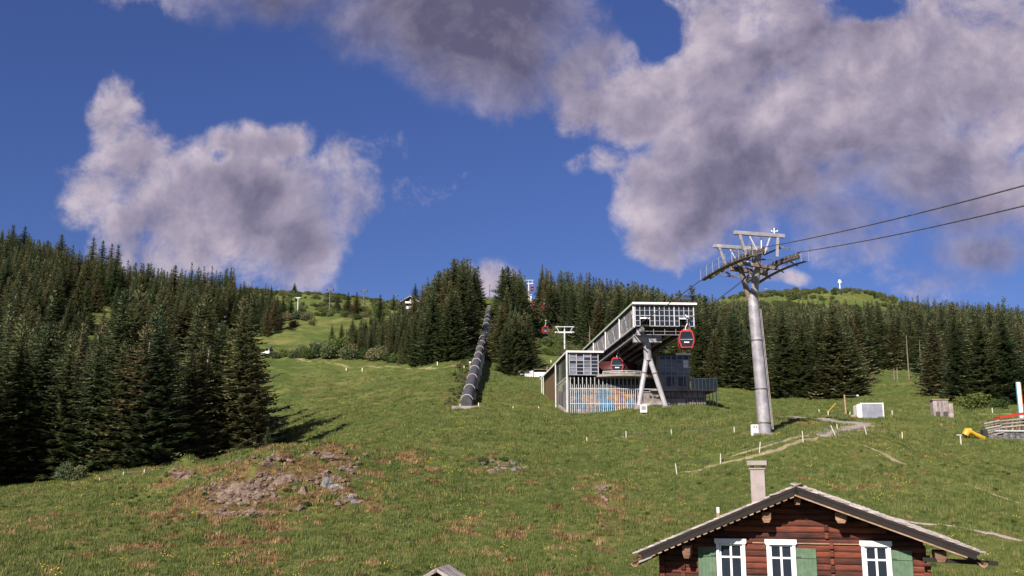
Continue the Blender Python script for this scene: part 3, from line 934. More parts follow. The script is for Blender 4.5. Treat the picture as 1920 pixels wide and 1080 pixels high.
scr = bpy.data.collections.new('scrub')
for m_ in (SHR[0], SHR[1], SHR_D[1], SHR_D[2]): scr.objects.link(bpy.data.objects.new('scrub', m_))
def scrub_patch(name, poly, sp, s0, s1, thr, lab):
    x, y = jitter_grid([uY(u, Y, 600) for u, Y in poly], sp)
    kq = fbm(x / (sp * 3), y / (sp * 3), 3, 66) > thr
    x, y = x[kq], y[kq]
    scatter(name, np.stack([x, y, ground_z(x, y)], 1), rng.uniform(s0, s1, len(x)), rng.uniform(0, 6.28, len(x)), rng.integers(0, 4, len(x)), scr, lab)
scrub_patch('mountain_scrub', [(1380, 800), (1800, 800), (1850, 1350), (1350, 1350)], 9, 1.2, 3.4, .5, 'dwarf pine scrub mottling the far green summit')
scrub_patch('pasture_scrub', [(500, 420), (760, 380), (760, 600), (560, 640), (400, 620)], 4.5, .5, 1.5, .52, 'low heath scrub on the upper left skyline pasture')
scrub_patch('bank_undergrowth', [(975, 235), (1100, 250), (1110, 340), (1000, 400), (985, 300)], 2.2, .5, 1.1, .36, 'rough green undergrowth covering the bank under the gondolas')
scrub_patch('pipe_side_weeds', [(835, 128), (868, 122), (890, 190), (870, 200)], .9, .12, .35, .45, 'tall weeds along the left side of the pipeline trench')

xh = rng.uniform(-.55, .55, 5200); yh = 40 + 110 * rng.random(5200) ** 1.2; xh = xh * yh
kh = (fbm(xh / 6, yh / 6, 4, 123, .6) > .54) & ~((yh > 95) & (xh / yh < -.22))
HERB = (xh[kh], yh[kh])

# ---- grass tufts on the near slope
def tuft_arrays(seed, nb, h, spread):
    q = np.random.default_rng(seed); V = []; Fc = []
    for i in range(nb):
        a = q.uniform(0, 2 * PI); d = q.uniform(0, spread); b = q.uniform(0, 2 * PI)
        x, y = math.cos(a) * d, math.sin(a) * d
        hh = h * q.uniform(.5, 1.2); ln = hh * q.uniform(.1, .7); w = q.uniform(.012, .026)
        cx, sy = math.cos(b), math.sin(b)
        n = len(V)
        V.extend([(x - sy * w, y + cx * w, -.03), (x + sy * w, y - cx * w, -.03), (x + cx * ln, y + sy * ln, hh)])
        Fc.append((n, n + 1, n + 2))
    return np.array(V), np.array(Fc)


def blade_mat(name, stops):
    return leaf_mat(name, stops, 0.8, .3)
M['blade'] = blade_mat('grass_blades', [(0.12, (.056, .088, .022)), (0.4, (.104, .142, .036)), (0.65, (.150, .180, .050)), (0.88, (.215, .222, .078))])
M['blade_dry'] = blade_mat('dry_grass', [(0.15, (.08, .045, .020)), (0.5, (.24, .15, .068)), (0.85, (.40, .28, .14))])
M['flower'] = plain('yellow_petals', (.62, .50, .04), .6, vary=.1)
gcoll = bpy.data.collections.new('grass_tufts')
for i in range(5):
    gcoll.objects.link(bpy.data.objects.new('tuft', fast_mesh('tuft', *tuft_arrays(400 + i, 30, .10 + .03 * i, .26 + .03 * i), M['blade'])))
dcoll = bpy.data.collections.new('dry_tufts')
for i in range(3):
    dcoll.objects.link(bpy.data.objects.new('dry_tuft', fast_mesh('dry_tuft', *tuft_arrays(420 + i, 22, .10 + .04 * i, .24), M['blade_dry'])))
fcoll = bpy.data.collections.new('flowers')
fb = MB()
for a in range(4):
    x, y = math.cos(a * 1.7) * .12, math.sin(a * 1.7) * .12
    fb.lathe((x, y, .16 + .03 * a), [(.002, -.01), (.024, 0), (.016, .018)], 5)
fcoll.objects.link(bpy.data.objects.new('flower', fb.mesh('flower', M['flower'])))
NG = 190000
yy = 38 + (240 - 38) * rng.random(NG) ** 1.45
xx = (rng.uniform(-.60, .62, NG)) * yy
dens = fbm(xx / 1.6, yy / 1.6, 3, 61)
dd = dryness(xx, yy)
grass_keep = (rng.random(NG) < 0.25 + dens * 1.0) & (dd < .55)
grass_keep &= (rng.random(NG) < np.clip((240 - yy) / 110, 0, 1)) & ~((yy > 100) & (xx / yy < -.235))
# paths, pads and buildings keep free of grass: filled in by the caller
CLEAR = []
# ------------------------------------------------------------------ materials of built things
M['steel'] = plain('galvanised_steel', (.27, .26, .29), .5, .15, vary=.3, scale=1.3, dirt=(.46, .45, .50))
M['steel_mid'] = plain('mid_grey_steel', (.36, .36, .39), .5, .1, vary=.2, scale=1.5, dirt=(.48, .46, .50))
M['steel_light'] = plain('pale_painted_steel', (.50, .53, .55), .5, .1, vary=.12, scale=2)
M['steel_dark'] = plain('weathered_dark_steel', (.11, .105, .11), .6, .4, vary=.35, scale=3, dirt=(.25, .19, .15))
M['rusty'] = plain('rust_stained_steel', (.19, .14, .115), .7, .2, vary=.35, scale=3, dirt=(.42, .40, .40))
M['black'] = plain('black_rubber', (.025, .025, .027), .6, vary=.2)
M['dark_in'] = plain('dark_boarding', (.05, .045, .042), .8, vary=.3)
M['brown_wood'] = plain('brown_cladding', (.12, .075, .035), .8, vary=.3, scale=2)
M['concrete'] = plain('stained_concrete', (.26, .23, .215), .9, vary=.25, scale=.9, bmp=.01, dirt=(.12, .10, .09))
M['white'] = plain('white_paint', (.74, .73, .74), .5, vary=.05, scale=2)
M['red'] = plain('red_lacquer', (.42, .032, .022), .35, vary=.1)
M['dark_red'] = plain('dark_red_paint', (.07, .016, .012), .6, vary=.3, dirt=(.06, .02, .02))
M['yellow'] = plain('yellow_plastic', (.55, .32, .03), .4, vary=.06)
M['green_edge'] = plain('pale_green_edge', (.42, .50, .38), .6, vary=.2, scale=4)
M['orange'] = plain('orange_paint', (.45, .13, .04), .5, vary=.08)
M['blue'] = plain('blue_paint', (.10, .28, .40), .5, vary=.08)


def glass_f(c, rough=.12):
    def f(k, b):
        v = world_vec(k)
        n = k.noise(v, .8, 3, .6)
        k.link(k.ramp(n, [(.3, tuple(x * .6 for x in c)), (.7, c)]), b.inputs['Base Color'])
        b.inputs['Roughness'].default_value = rough
        b.inputs['Specular IOR Level'].default_value = .35
    return f
M['glass'] = mat('dark_glass', glass_f((.022, .03, .045)))
M['glass_blue'] = mat('grey_blue_glass', glass_f((.19, .21, .27), .18))
M['glass_green'] = mat('green_glass', glass_f((.14, .20, .15), .2))
M['glass_mid'] = mat('mid_blue_glass', glass_f((.10, .12, .17), .2))
M['glass_side'] = mat('dim_green_glass', glass_f((.02, .028, .027), .2))
def mural_f(k, b):
    v = world_vec(k)
    n1 = k.noise(v, .55, 3, .6, .6); n2 = k.noise(v, 1.6, 5, .7, .8)
    c = k.ramp(n1, [(0, (.03, .26, .55)), (.40, (.04, .35, .62)), (.46, (.62, .26, .05)), (.52, (.55, .30, .10)), (.57, (.20, .13, .30)), (.64, (.62, .55, .60))], 'CONSTANT')
    d = k.ramp(n2, [(.42, (.02, .02, .03)), (.53, (.35, .32, .36)), (.68, (.85, .85, .85))])
    k.link(k.mix(.85, c, d, 'MULTIPLY'), b.inputs['Base Color']); b.inputs['Roughness'].default_value = .6
M['mural'] = mat('printed_banner', mural_f)

# ------------------------------------------------------------------ cable car station
ST_AZ = R(-3.9)
_o = at(1190, 571, 112)
ST_O = Vector((_o.x, _o.y, 8.9)); ST_R = -ST_AZ
ax_x = Vector((math.cos(ST_R), math.sin(ST_R), 0)); ax_y = Vector((-math.sin(ST_R), math.cos(ST_R), 0))


def st(u, v, yl):
    """local station coordinates of the point where a line of sight meets the plane y = yl"""
    a, b = px_dir(u, v); d = Vector((a, 1, b))
    t = (yl + ST_O.dot(ax_y)) / d.dot(ax_y)
    p = d * t - ST_O
    return Vector((p.dot(ax_x), yl, p.z))


S = thing('cable_car_station', 'glass and steel mid-station with raised upper hall on an A-shaped column', 'station building', ST_O, ST_R)
HX = st(1300, 577, 0).x; ZR = 11.0; ZB = st(1190, 611, 0).z; HL = 41.0
# upper hall
MB().box(-.25, HX + .25, -.35, HL, ZR - .02, ZR + .22).build('roof', M['dark_in'], S)
MB().box(-.33, HX + .33, -.42, -.352, ZR - .0, ZR + .24).build('fascia', M['white'], S)
MB().box(-.33, -.252, -.35, HL, ZR + .0, ZR + .24).build('fascia', M['green_edge'], S)
MB().box(HX + .252, HX + .33, -.35, HL, ZR, ZR + .24).build('fascia', M['green_edge'], S)
MB().box(.05, HX - .05, .3, HL - .1, ZB + .02, ZB + .14).build('floor_deck', M['dark_in'], S)
MB().box(-.02, .02 + .0, .08, HL - .1, ZB, ZR - .03).build('side_glazing', M['glass_side'], S)
MB().box(HX - .02, HX + .02, .08, HL - .1, ZB, ZR - .03).build('side_glazing', M['glass_side'], S)
fin = MB().box(-.075, -.045, -.025, .025, ZB - .05, ZR - .04).mesh('fin', M['steel_mid'])
for i in range(44):
    o = link_mesh('fin', fin, S); o.location = (0, .55 + i * .9, 0)
for i in range(9):
    y0_ = .2 + i * 4.4
    MB().bar((-.035, y0_, ZB + .1), (-.035, y0_ + 2.2, ZR - .1), .05, .03).build('truss_brace', M['steel_mid'], S); MB().bar((-.035, y0_ + 2.25, ZR - .1), (-.035, y0_ + 4.4, ZB + .1), .05, .03).build('truss_brace', M['steel_mid'], S)
fat = MB().box(-.22, -.08, -.09, .09, ZB - .1, ZR - .04).mesh('post', M['white'])
for y in (.2, 9.4, 20.2, 31): link_mesh('post', fat, S).location = (0, y, 0)
MB().box(-.16, .0, .1, HL, ZB - .16, ZB).build('bottom_rail', M['steel_light'], S)
MB().box(HX + .0, HX + .16, .1, HL, ZB - .16, ZB).build('bottom_rail', M['steel_light'], S)
# glazed front: twelve bays, four rows, with the two rope slots at the corners
nb = 12; bw = HX / nb; rh = (ZR - .05 - ZB) / 4
for i in range(nb):
    z0 = ZB + (rh * 1.55 if i in (1, 2, 9, 10) else 0)
    MB().box(i * bw + .04, (i + 1) * bw - .04, .02, .05, z0 + .03, ZR - .06).build('pane', M['glass'], S)
for i in range(nb + 1):
    z0 = ZB + (rh * 1.5 if i in (2, 10) else 0)
    w = .06 if i in (0, 4, 8, 12) else .028
    MB().box(i * bw - w, i * bw + w, -.06, .015, z0, ZR - .05).build('mullion', M['steel_light'], S)
for j in range(5):
    z = ZB + j * rh
    w = .04 if j in (0, 2, 4) else .022
    m_ = MB()
    for i in range(nb):
        if j < 2 and i in (1, 2, 9, 10): continue
        m_.box(i * bw + .05, (i + 1) * bw - .05, -.05, .012, z - w, z + w)
    m_.build('transom', M['steel_mid'], S)
for x in (1 * bw, 9 * bw):
    MB().box(x, x + 2 * bw, -.09, -.061, ZB + rh * 1.5 - .08, ZB + rh * 1.5 + .08).build('slot_frame', M['white'], S)
    MB().box(x - .05, x + 2 * bw, .9, 1.0, ZB - .1, ZB + rh * 1.4).build('slot_back', M['black'], S)
# beams that carry the sheaves, under both long edges
for x in (.7, HX - .7):
    MB().box(x - .16, x + .16, -.6, HL - 3, ZB - .75, ZB - .17).build('sheave_beam', M['steel_dark'], S)
    wh = MB().lathe((0, 0, 0), [(.02, -.06), (.24, -.06), (.20, 0), (.24, .06), (.02, .06)], 12).mesh('sheave', M['steel'])
    for i in range(34):
        o = link_mesh('sheave', wh, S); o.rotation_euler = (0, PI / 2, 0); o.location = (x - .25, -.3 + i * 1.1, ZB - .62)
    MB().tube([(x - .5, -.8, ZB - .9), (x - .5, HL - 4, ZB - .9)], .07, 8).build('rail_tube', M['steel_light'], S)
    MB().box(x - .45, x + .45, .5, .6, ZB - 1.0, ZB - .2).build('end_bracket', M['steel'], S)
for i in range(10):
    MB().box(.3, HX - .3, 3 + i * 3.6, 3.25 + i * 3.6, ZB - .45, ZB - .18).build('cross_beam', M['steel_dark'], S)
for x in (2.1, 3.4, 4.7):
    MB().box(x - .12, x + .12, 2, HL - 3, ZB - .70, ZB - .46).build('floor_girder', M['steel'], S)
g_ = MB()
for x0, x1 in ((1.0, 2.2), (2.2, 3.5), (3.5, 4.8), (4.8, 5.9)):
    g_.bar((x0, .35, ZB - .95), (x1, .35, ZB - .95), .06); g_.bar((x0, .35, ZB - .95), (x0, .35, ZB - .2), .06); g_.bar((x0, .35, ZB - .55), (x1, .35, ZB - .55), .04)
g_.build('service_railing', M['steel'], S)
# A-shaped support
c0 = st(1213, 645, 2.2); c1 = st(1215, 676, 2.2); la = st(1197, 762, 2.2); lb = st(1250, 763, 2.2)
z0 = st(1213, 634, 2.2).z
MB().box(c0.x - 1.6, c0.x + 1.7, 1.9, 2.6, z0 - .55, ZB - .72).build('column_head', M['steel'], S, bevel=.04)
MB().tube([(c0.x, 2.2, z0 - .5), (c1.x, 2.2, c1.z)], [.46, .46], 14).build('column', M['steel'], S, smooth=True)
for e, s_ in ((la, -1), (lb, 1)):
    MB().tube([(c1.x + .12 * s_, 2.2, c1.z + .5), (e.x, 2.2, e.z - .3)], [.30, .29], 14).build('support_leg', M['steel_mid'], S, smooth=True)
    m_ = Vector((c1.x + .12 * s_, 2.2, c1.z + .5)).lerp(Vector((e.x, 2.2, e.z)), .33)
    d_ = (Vector((e.x, 2.2, e.z)) - m_).normalized()
    MB().tube([m_ - d_ * .06, m_ + d_ * .06], .37, 14).build('flange', M['rusty'], S)
    MB().box(e.x - .5, e.x + .5, 1.8, 2.7, e.z - .6, e.z + .12).build('footing', M['concrete'], S)
# lower building
YL = 10.0
LX0 = st(1067, 661, YL).x; LX1 = st(1121, 662, YL).x; LX2 = st(1236, 670, YL).x; LX3 = st(1291, 673, YL).x
LZ = st(1067, 661, YL).z; DZ = st(1100, 703, YL).z; TZ = st(1290, 729, YL).z
LB = 44.0
print('station', LX0, LX1, LX2, LX3, LZ, DZ, TZ, 'ground', gz(*(ST_O + ax_x * LX0 + ax_y * YL).xy) - 8.9)
MB().box(LX0 - .3, LX1 + .6, YL - .3, LB, LZ - .02, LZ + .18).build('roof', M['dark_in'], S)
MB().box(LX0 - .38, LX1 + .65, YL - .37, YL - .302, LZ - .02, LZ + .2).build('fascia', M['white'], S)
MB().box(LX0 - .38, LX0 - .302, YL - .3, LB, LZ - .02, LZ + .2).build('fascia', M['white'], S)
MB().box(LX2 - .1, LX3 + .25, YL - .3, LB - 8, LZ - .2, LZ - .02).build('roof', M['dark_in'], S)
MB().box(LX2 + 2.0, LX3 + .3, YL - .37, YL - .302, LZ - .22, LZ + .0).build('fascia', M['white'], S)
# left glazed box, four bays
nb2 = 4; bw2 = (LX1 - LX0) / nb2
for i in range(nb2):
    for j in range(6):
        za, zb = DZ + j * (LZ - .1 - DZ) / 6 + .035, DZ + (j + 1) * (LZ - .1 - DZ) / 6 - .035
        mm = 'glass_blue' if (i == 0 and j != 3) or (i == 2 and j in (0, 1)) or random.random() < .22 else 'glass'
        if i == 2 and j in (2, 3): mm = 'glass_mid'
        MB().box(LX0 + i * bw2 + .055, LX0 + (i + 1) * bw2 - .055, YL + .004 * (i % 2), YL + .04, za, zb).build('pane', M[mm], S)
for i in range(nb2 + 1):
    MB().box(LX0 + i * bw2 - .05, LX0 + i * bw2 + .05, YL - .08, YL - .005, DZ - .02, LZ - .04).build('mullion', M['steel_mid'], S)
for j in range(7):
    z = DZ + j * (LZ - .1 - DZ) / 6
    MB().box(LX0 + .05, LX1 - .05, YL - .06, YL - .012, z - .03, z + .03).build('transom', M['steel_mid'], S)
# right glazed box
nb3 = 5; bw3 = (LX3 - LX2) / nb3
for i in range(nb3):
    for j in range(5):
        z0_ = TZ + 1.6 + j * (LZ - .3 - TZ - 1.6) / 5; z1_ = z0_ + (LZ - .3 - TZ - 1.6) / 5
        mm = 'glass' if j == 4 else random.choice(('glass_blue', 'glass_blue', 'glass_mid'))
        if i == 4 and j in (2, 3): mm = 'white'
        MB().box(LX2 + i * bw3 + .04, LX2 + (i + 1) * bw3 - .04, YL, YL + .04, z0_ + .03, z1_ - .03).build('pane', M[mm], S)
for i in range(nb3 + 1):
    MB().box(LX2 + i * bw3 - .04, LX2 + i * bw3 + .04, YL - .07, YL - .005, TZ, LZ - .22).build('mullion', M['steel'], S)
for j in range(6):
    z = TZ + 1.6 + j * (LZ - .3 - TZ - 1.6) / 5
    MB().box(LX2 + .05, LX3 - .05, YL - .05, YL - .012, z - .03, z + .03).build('transom', M['steel'], S)
for i in (1, 3):
    MB().box(LX2 + i * bw3 + .1, LX2 + (i + 1) * bw3 + .3, YL, YL + .05, TZ + .35, TZ + 1.45).build('window', M['glass'], S)
MB().box(LX2 - .3, LX3 + .1, YL + .1, YL + .3, TZ - .1, LZ - .25).build('inner_wall', M['concrete'], S)
# dark hall between, back walls, docking platform
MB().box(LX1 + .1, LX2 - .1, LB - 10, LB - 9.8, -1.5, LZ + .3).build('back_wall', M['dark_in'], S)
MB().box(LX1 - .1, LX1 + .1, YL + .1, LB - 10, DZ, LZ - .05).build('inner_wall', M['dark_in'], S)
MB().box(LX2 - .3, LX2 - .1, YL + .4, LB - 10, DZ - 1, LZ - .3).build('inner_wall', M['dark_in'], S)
pl = MB(); n0 = len(pl.v); arc = [(LX1 - .2, YL - .5)] + [(LX1 + .4 + 5.6 * t, YL - 1.1 - 1.0 * math.sin(PI * min(1, t * 1.05))) for t in [i / 12 for i in range(13)]] + [(LX2 - .3, YL + .3), (LX2 - .3, LB - 11), (LX1 - .2, LB - 11)]
for z in (DZ - .28, DZ): pl.v += [(x, y, z) for x, y in arc]
na_ = len(arc); pl.f.append(tuple(range(na_ - 1, -1, -1))); pl.f.append(tuple(range(na_, 2 * na_)))
for i in range(na_): j = (i + 1) % na_; pl.f.append((i, j, na_ + j, na_ + i))
pl.build('platform', M['concrete'], S)
r_ = MB()
pts_ = [Vector((x, y, DZ + .32)) for x, y in arc[1:12]]
r_.tube(pts_, .05, 6); r_.tube([p - Vector((0, 0, .2)) for p in pts_], .04, 6)
for p in pts_[::2]: r_.tube([p, p - Vector((0, 0, .32))], .03, 5)
r_.build('platform_edge_rail', M['steel_light'], S)
bwx = (LX1 + LX2) / 2 + .1
MB().lathe((bwx, YL + 9, DZ + 1.9), [(2.2, -.7), (2.75, -.45), (2.6, 0), (2.75, .45), (2.2, .7), (.3, .7)], 36).build('bullwheel_housing', M['dark_red'], S, smooth=True)
MB().tube([(bwx, YL + 9, DZ - .3), (bwx, YL + 9, DZ + 1.3)], .5, 14).build('drive_column', M['steel_dark'], S)
MB().box(bwx - 1.3, bwx + 1.6, YL + 4.5, YL + 5.3, DZ, DZ + .9).build('control_desk', M['steel_dark'], S)
# long fins below the left part, with the printed banner behind them
gl = -1.3
sl = MB().box(-.035, .035, -.09, .0, gl, DZ - .3).mesh('fin', M['steel_light'])
sl2 = MB().box(-.022, .022, -.07, .0, gl, DZ - 1.2).mesh('fin', M['steel_light'])
FXE = st(1205, 740, YL).x
nfin = 36
for i in range(nfin):
    x = LX0 + .1 + i * (FXE - LX0) / nfin
    o = link_mesh('fin', sl if i % 2 == 0 else sl2, S); o.location = (x, YL - .02, 0)
for z in (st(1100, 729, YL).z, st(1100, 757, YL).z):
    MB().box(LX0, FXE + 1, YL - .16, YL - .115, z - .035, z + .035).build('fin_rail', M['steel_light'], S)
MB().box(LX0 + .1, st(1192, 740, YL).x, YL + .55, YL + .62, gl, st(1100, 726, YL).z).build('banner', M['mural'], S)
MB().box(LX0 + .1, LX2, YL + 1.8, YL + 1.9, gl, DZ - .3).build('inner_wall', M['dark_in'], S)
# left flank: green glass band, fins below, brown wall at the far end
MB().box(LX0 - .03, LX0 + .03, YL + .1, YL + 13.5, DZ + .0, LZ - .1).build('side_glazing', M['glass_side'], S)
MB().box(LX0 - .1, LX0 + .0, YL + .1, YL + 13.5, DZ - .12, DZ).build('fin_rail', M['steel_light'], S)
sf = MB().box(-.03, .0, -.025, .025, gl, DZ - .13).mesh('fin', M['steel_mid'])
for i in range(9): link_mesh('fin', sf, S).location = (LX0 - .02, YL + .8 + i * 1.4, 0)
MB().box(LX0 + .5, LX0 + .57, YL + .7, YL + 7, gl, DZ - 2.2).build('banner', M['mural'], S)
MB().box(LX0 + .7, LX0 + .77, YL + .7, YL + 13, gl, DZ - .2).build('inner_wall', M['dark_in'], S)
MB().box(LX0 + .1, LX0 + .2, YL + 13.6, LB - .5, 0, LZ - .1).build('brown_wall', M['brown_wood'], S)
for yy_, w in ((YL - .25, .12), (YL + 12.2, .10), (YL + 31.5, .09), (YL + 29, .08)):
    MB().tube([(LX0 - .32, yy_, gl - .5 + (yy_ - YL) * .12), (LX0 - .32, yy_, LZ - .02)], w, 10).build('column', M['steel_light'], S)
MB().bar((LX0 - .3, YL - .5, -.9), (LX0 - .9, YL + 4.2, .4), .25, .25).build('stair_string', M['concrete'], S)
# terrace on the right with glass balustrade, concrete base with round openings
TX = st(1344, 729, YL).x; TY0 = YL - .2; TY1 = YL + 15
BX0 = st(1203, 745, YL).x
MB().box(LX2 - 1.2, TX, TY0, TY1, TZ - .28, TZ - .02).build('terrace_slab', M['concrete'], S)
for i in range(9):
    x0_ = LX3 + .15 + i * (TX - LX3 - .15) / 7
    if i < 7: MB().box(x0_ + .04, x0_ + (TX - LX3 - .15) / 7 - .04, TY0, TY0 + .03, TZ + .06, TZ + 1.15).build('glass_panel', M['glass_green'], S)
    if i < 8: MB().box(x0_ - .03, x0_ + .03, TY0 - .05, TY0 - .003, TZ - .2, TZ + 1.25).build('baluster', M['steel_light'], S)
MB().box(LX3 + .1, TX + .05, TY0 - .05, TY0 + .05, TZ + 1.251, TZ + 1.31).build('handrail', M['steel_light'], S)
MB().box(TX - .05, TX + .05, TY0 + .05, TY1, TZ + 1.251, TZ + 1.31).build('handrail', M['steel_light'], S)
for i in range(9):
    y_ = TY0 + .1 + i * (TY1 - TY0) / 9
    MB().box(TX - .015, TX + .015, y_ + .1, y_ + 1.5, TZ + .06, TZ + 1.15).build('glass_panel', M['glass_blue'], S)
    MB().box(TX + .02, TX + .07, y_ - .03, y_ + .03, TZ - .2, TZ + 1.25).build('baluster', M['steel_light'], S)
    MB().tube([(TX - .1, y_, -1.5), (TX - .1, y_, TZ - .28)], .07, 8).build('column', M['green_edge'], S)
HXs = [st(u, 744, YL).x for u in (1221, 1229, 1237, 1253, 1260, 1267, 1274, 1281)]
cw = MB()
zt = TZ - .3
cw.box(BX0, st(1324, 745, YL).x, YL + .4, YL + .7, -1.5, zt); cw.build('base_wall', M['concrete'], S)
for x in HXs:
    hz = st(1250, 744, YL).z
    MB().tube([(x, YL + .36, hz), (x, YL + .42, hz)], .17, 14).build('round_opening', M['black'], S)
for x in np.linspace(LX2, LX3 + 2.5, 10):
    MB().box(x - .04, x + .04, YL + .2, YL + .3, TZ - .95, TZ - .285).build('bracket', M['steel_dark'], S)
MB().box(LX2 - .5, LX3 + 2.5, YL + .15, YL + .34, TZ - 1.05, TZ - .96).build('ledge', M['concrete'], S)
dx0, dx1 = st(1222, 760, YL).x, st(1277, 760, YL).x
MB().box(dx0, dx1, YL + .34, YL + .39, -1.2, st(1250, 755, YL).z).build('garage_door', M['steel'], S)
for i in range(8):
    x = st(1288 + i * 4.5, 745, YL).x
    MB().box(x - .05, x + .05, YL + .32, YL + .395, -1.2, TZ - .95).build('board', M['dark_in'], S)
# small white sign in the grass before the station
p = hit(1207, 776, 100)
sg = thing('sign_board', 'small white notice board on the grass in front of the station legs', 'sign', p)
MB().box(-.38, .38, -.03, .03, .15, 1.0).build('panel', M['white'], sg, bevel=.01)
MB().box(-.26, .26, -.04, -.031, .42, .86).build('print', M['steel'], sg)
MB().box(-.3, -.24, .031, .08, -.3, .9).build('leg', M['steel_dark'], sg); MB().box(.24, .3, .031, .08, -.3, .9).build('leg', M['steel_dark'], sg)

# ------------------------------------------------------------------ gondola cabins
def cabin_profile(w, z):
    # outline of a cabin face in x, z : cut corners, widest above the middle
    return [(-.36 * w, 0), (.36 * w, 0), (.5 * w, .34 * z), (.5 * w, .60 * z), (.40 * w, .93 * z), (.30 * w, z), (-.30 * w, z), (-.40 * w, .93 * z), (-.5 * w, .60 * z), (-.5 * w, .34 * z)]


def prism(P, y0, y1):
    m = MB(); n = len(P)
    m.v = [(x, y0, z) for x, z in P] + [(x, y1, z) for x, z in P]
    m.f.append(tuple(range(n))); m.f.append(tuple(range(2 * n - 1, n - 1, -1)))
    for i in range(n): j = (i + 1) % n; m.f.append((i, i + n, j + n, j))
    return m


W_, H_, L_ = 1.8, 2.05, 1.9
P_o = cabin_profile(W_, H_)
def inset(P, s, cz): return [(x * s, cz + (z - cz) * s) for x, z in P]
body_m = prism(P_o, -L_ / 2, L_ / 2).mesh('shell', M['black'], bevel=.05)
def ring(P, Pi, y0, y1, m):
    n = len(P); b = len(m.v)
    m.v += [(x, y0, z) for x, z in P] + [(x, y0, z) for x, z in Pi] + [(x, y1, z) for x, z in P] + [(x, y1, z) for x, z in Pi]
    for i in range(n):
        j = (i + 1) % n
        m.f += [(b + i, b + j, b + n + j, b + n + i), (b + 2 * n + j, b + 2 * n + i, b + 3 * n + i, b + 3 * n + j), (b + i, b + 2 * n + i, b + 2 * n + j, b + j), (b + n + j, b + 3 * n + j, b + 3 * n + i, b + n + i)]
    return m
fr_m = MB()
for s in (-1, 1):
    y = s * L_ / 2
    ring(inset(P_o, 1.03, H_ / 2), inset(P_o, .89, H_ / 2), y - .05, y + .05, fr_m)
fr_m = fr_m.mesh('face_frame', M['red'])
win_m = prism(inset(P_o, .885, H_ / 2), -L_ / 2 - .012, -L_ / 2 - .002).mesh('front_window', M['glass'])
belt_m = MB().box(-.42 * W_, .42 * W_, -L_ / 2 - .05, -L_ / 2 - .014, .46 * H_, .50 * H_).mesh('belt_rail', M['steel'])
logo_m = MB()
for i, (x, w, h) in enumerate([(-.30, .13, .17), (-.14, .12, .13), (-.01, .04, .20), (.05, .25, .13)]):
    logo_m.box(x, x + w, -L_ / 2 - .06, -L_ / 2 - .052, .28 * H_, .28 * H_ + h)
logo_m = logo_m.mesh('logo_lettering', M['white'])
arc_m = MB()
for i in range(8):
    a0, a1 = PI * i / 8, PI * (i + 1) / 8
    arc_m.bar((.2 * math.cos(a0), -L_ / 2 - .055, .41 * H_ + .13 * math.sin(a0)), (.2 * math.cos(a1), -L_ / 2 - .055, .41 * H_ + .13 * math.sin(a1)), .05, .012)
arc_m = arc_m.mesh('logo_arc', M['red'])
roof_m = MB().box(-.62, .62, -.95, .95, H_ + .001, H_ + .09).mesh('roof_plate', M['red'], bevel=.03)
side_m = MB().box(-.5 * W_ - .02, -.5 * W_ - .0, -.8, .8, .36 * H_, .60 * H_).mesh('side_window', M['glass'])
side_m2 = MB().box(.5 * W_, .5 * W_ + .02, -.8, .8, .36 * H_, .60 * H_).mesh('side_window', M['glass'])
door_m = MB().box(-.5 * W_ - .05, -.5 * W_ - .021, -.06, .06, .10 * H_, .62 * H_).mesh('door_post', M['red'])
hang_m = MB().tube([(0, 0, H_ + .05), (0, 0, H_ + .5), (.25, 0, H_ + 1.0), (.25, 0, H_ + 1.75)], .07, 8).mesh('hanger', M['steel_light'])
grip_m = MB().box(.10, .40, -.35, .35, H_ + 1.70, H_ + 1.95).box(.02, .14, -.25, .25, H_ + 1.85, H_ + 2.1).mesh('grip', M['steel_light'], bevel=.03)
ski_m = MB().box(-.45, .45, -L_ / 2 - .14, -L_ / 2 - .06, -.05, .03).mesh('bumper', M['dark_red'])


def gondola(u, v, Y, lab, rz=0.0, red=True, s=1.0):
    """u, v: middle of the cabin in the photograph"""
    p = at(u, v, Y) - Vector((0, 0, H_ / 2 * s))
    t = thing('gondola_cabin', lab, 'gondola', p, rz, 'gondola cabins on the line')
    t.scale = (s * .93, s * .93, s * .95)
    for nm, m in (('shell', body_m), ('face_frame', fr_m), ('front_window', win_m), ('belt_rail', belt_m), ('logo_lettering', logo_m), ('logo_arc', arc_m), ('roof_plate', roof_m), ('side_window', side_m),
                  ('side_window', side_m2), ('door_post', door_m), ('hanger', hang_m), ('grip', grip_m), ('bumper', ski_m)):
        link_mesh(nm, m, t)
    return t


gondola(1286, 637, 112, 'red-framed gondola hanging at the right front corner of the upper hall', -.08)
gondola(1157, 685, 129, 'red-framed gondola docked at the dark opening inside the station', -.10, s=.95)
gondola(1022, 619, 275, 'red gondola coming down left of the near steel line tower', .1)
gondola(1020, 577, 345, 'red gondola against the dark spruces right of the far tower', .1)
gondola(995.5, 572, 400, 'red gondola just in front of the foot of the far tower', .05)
gondola(998, 541, 470, 'distant gondola high against the sky right of the far tower', .05)
gondola(979.6, 543.5, 480, 'distant gondola against the sky left of the far tower', .05)
gondola(984.5, 553, 540, 'smallest distant gondola low beside the white mountain building', .05)


# ------------------------------------------------------------------ ropes and towers
def rope(pts, r, lab):
    P = [Vector(p) for p in pts]; out = []
    for a, b in zip(P[:-1], P[1:]):
        L = (b - a).length; n = max(2, int(L / 4))
        for i in range(n):
            t = i / n; q = a.lerp(b, t); q.z -= 4 * t * (1 - t) * L * .006
            out.append(q)
    out.append(P[-1])
    o = MB().tube([q - out[0] for q in out], r, 6).build('haul_rope', M['steel_dark'])
    o.location = out[0]
    return tag(o, lab, 'cable', 'ropes of the gondola line')


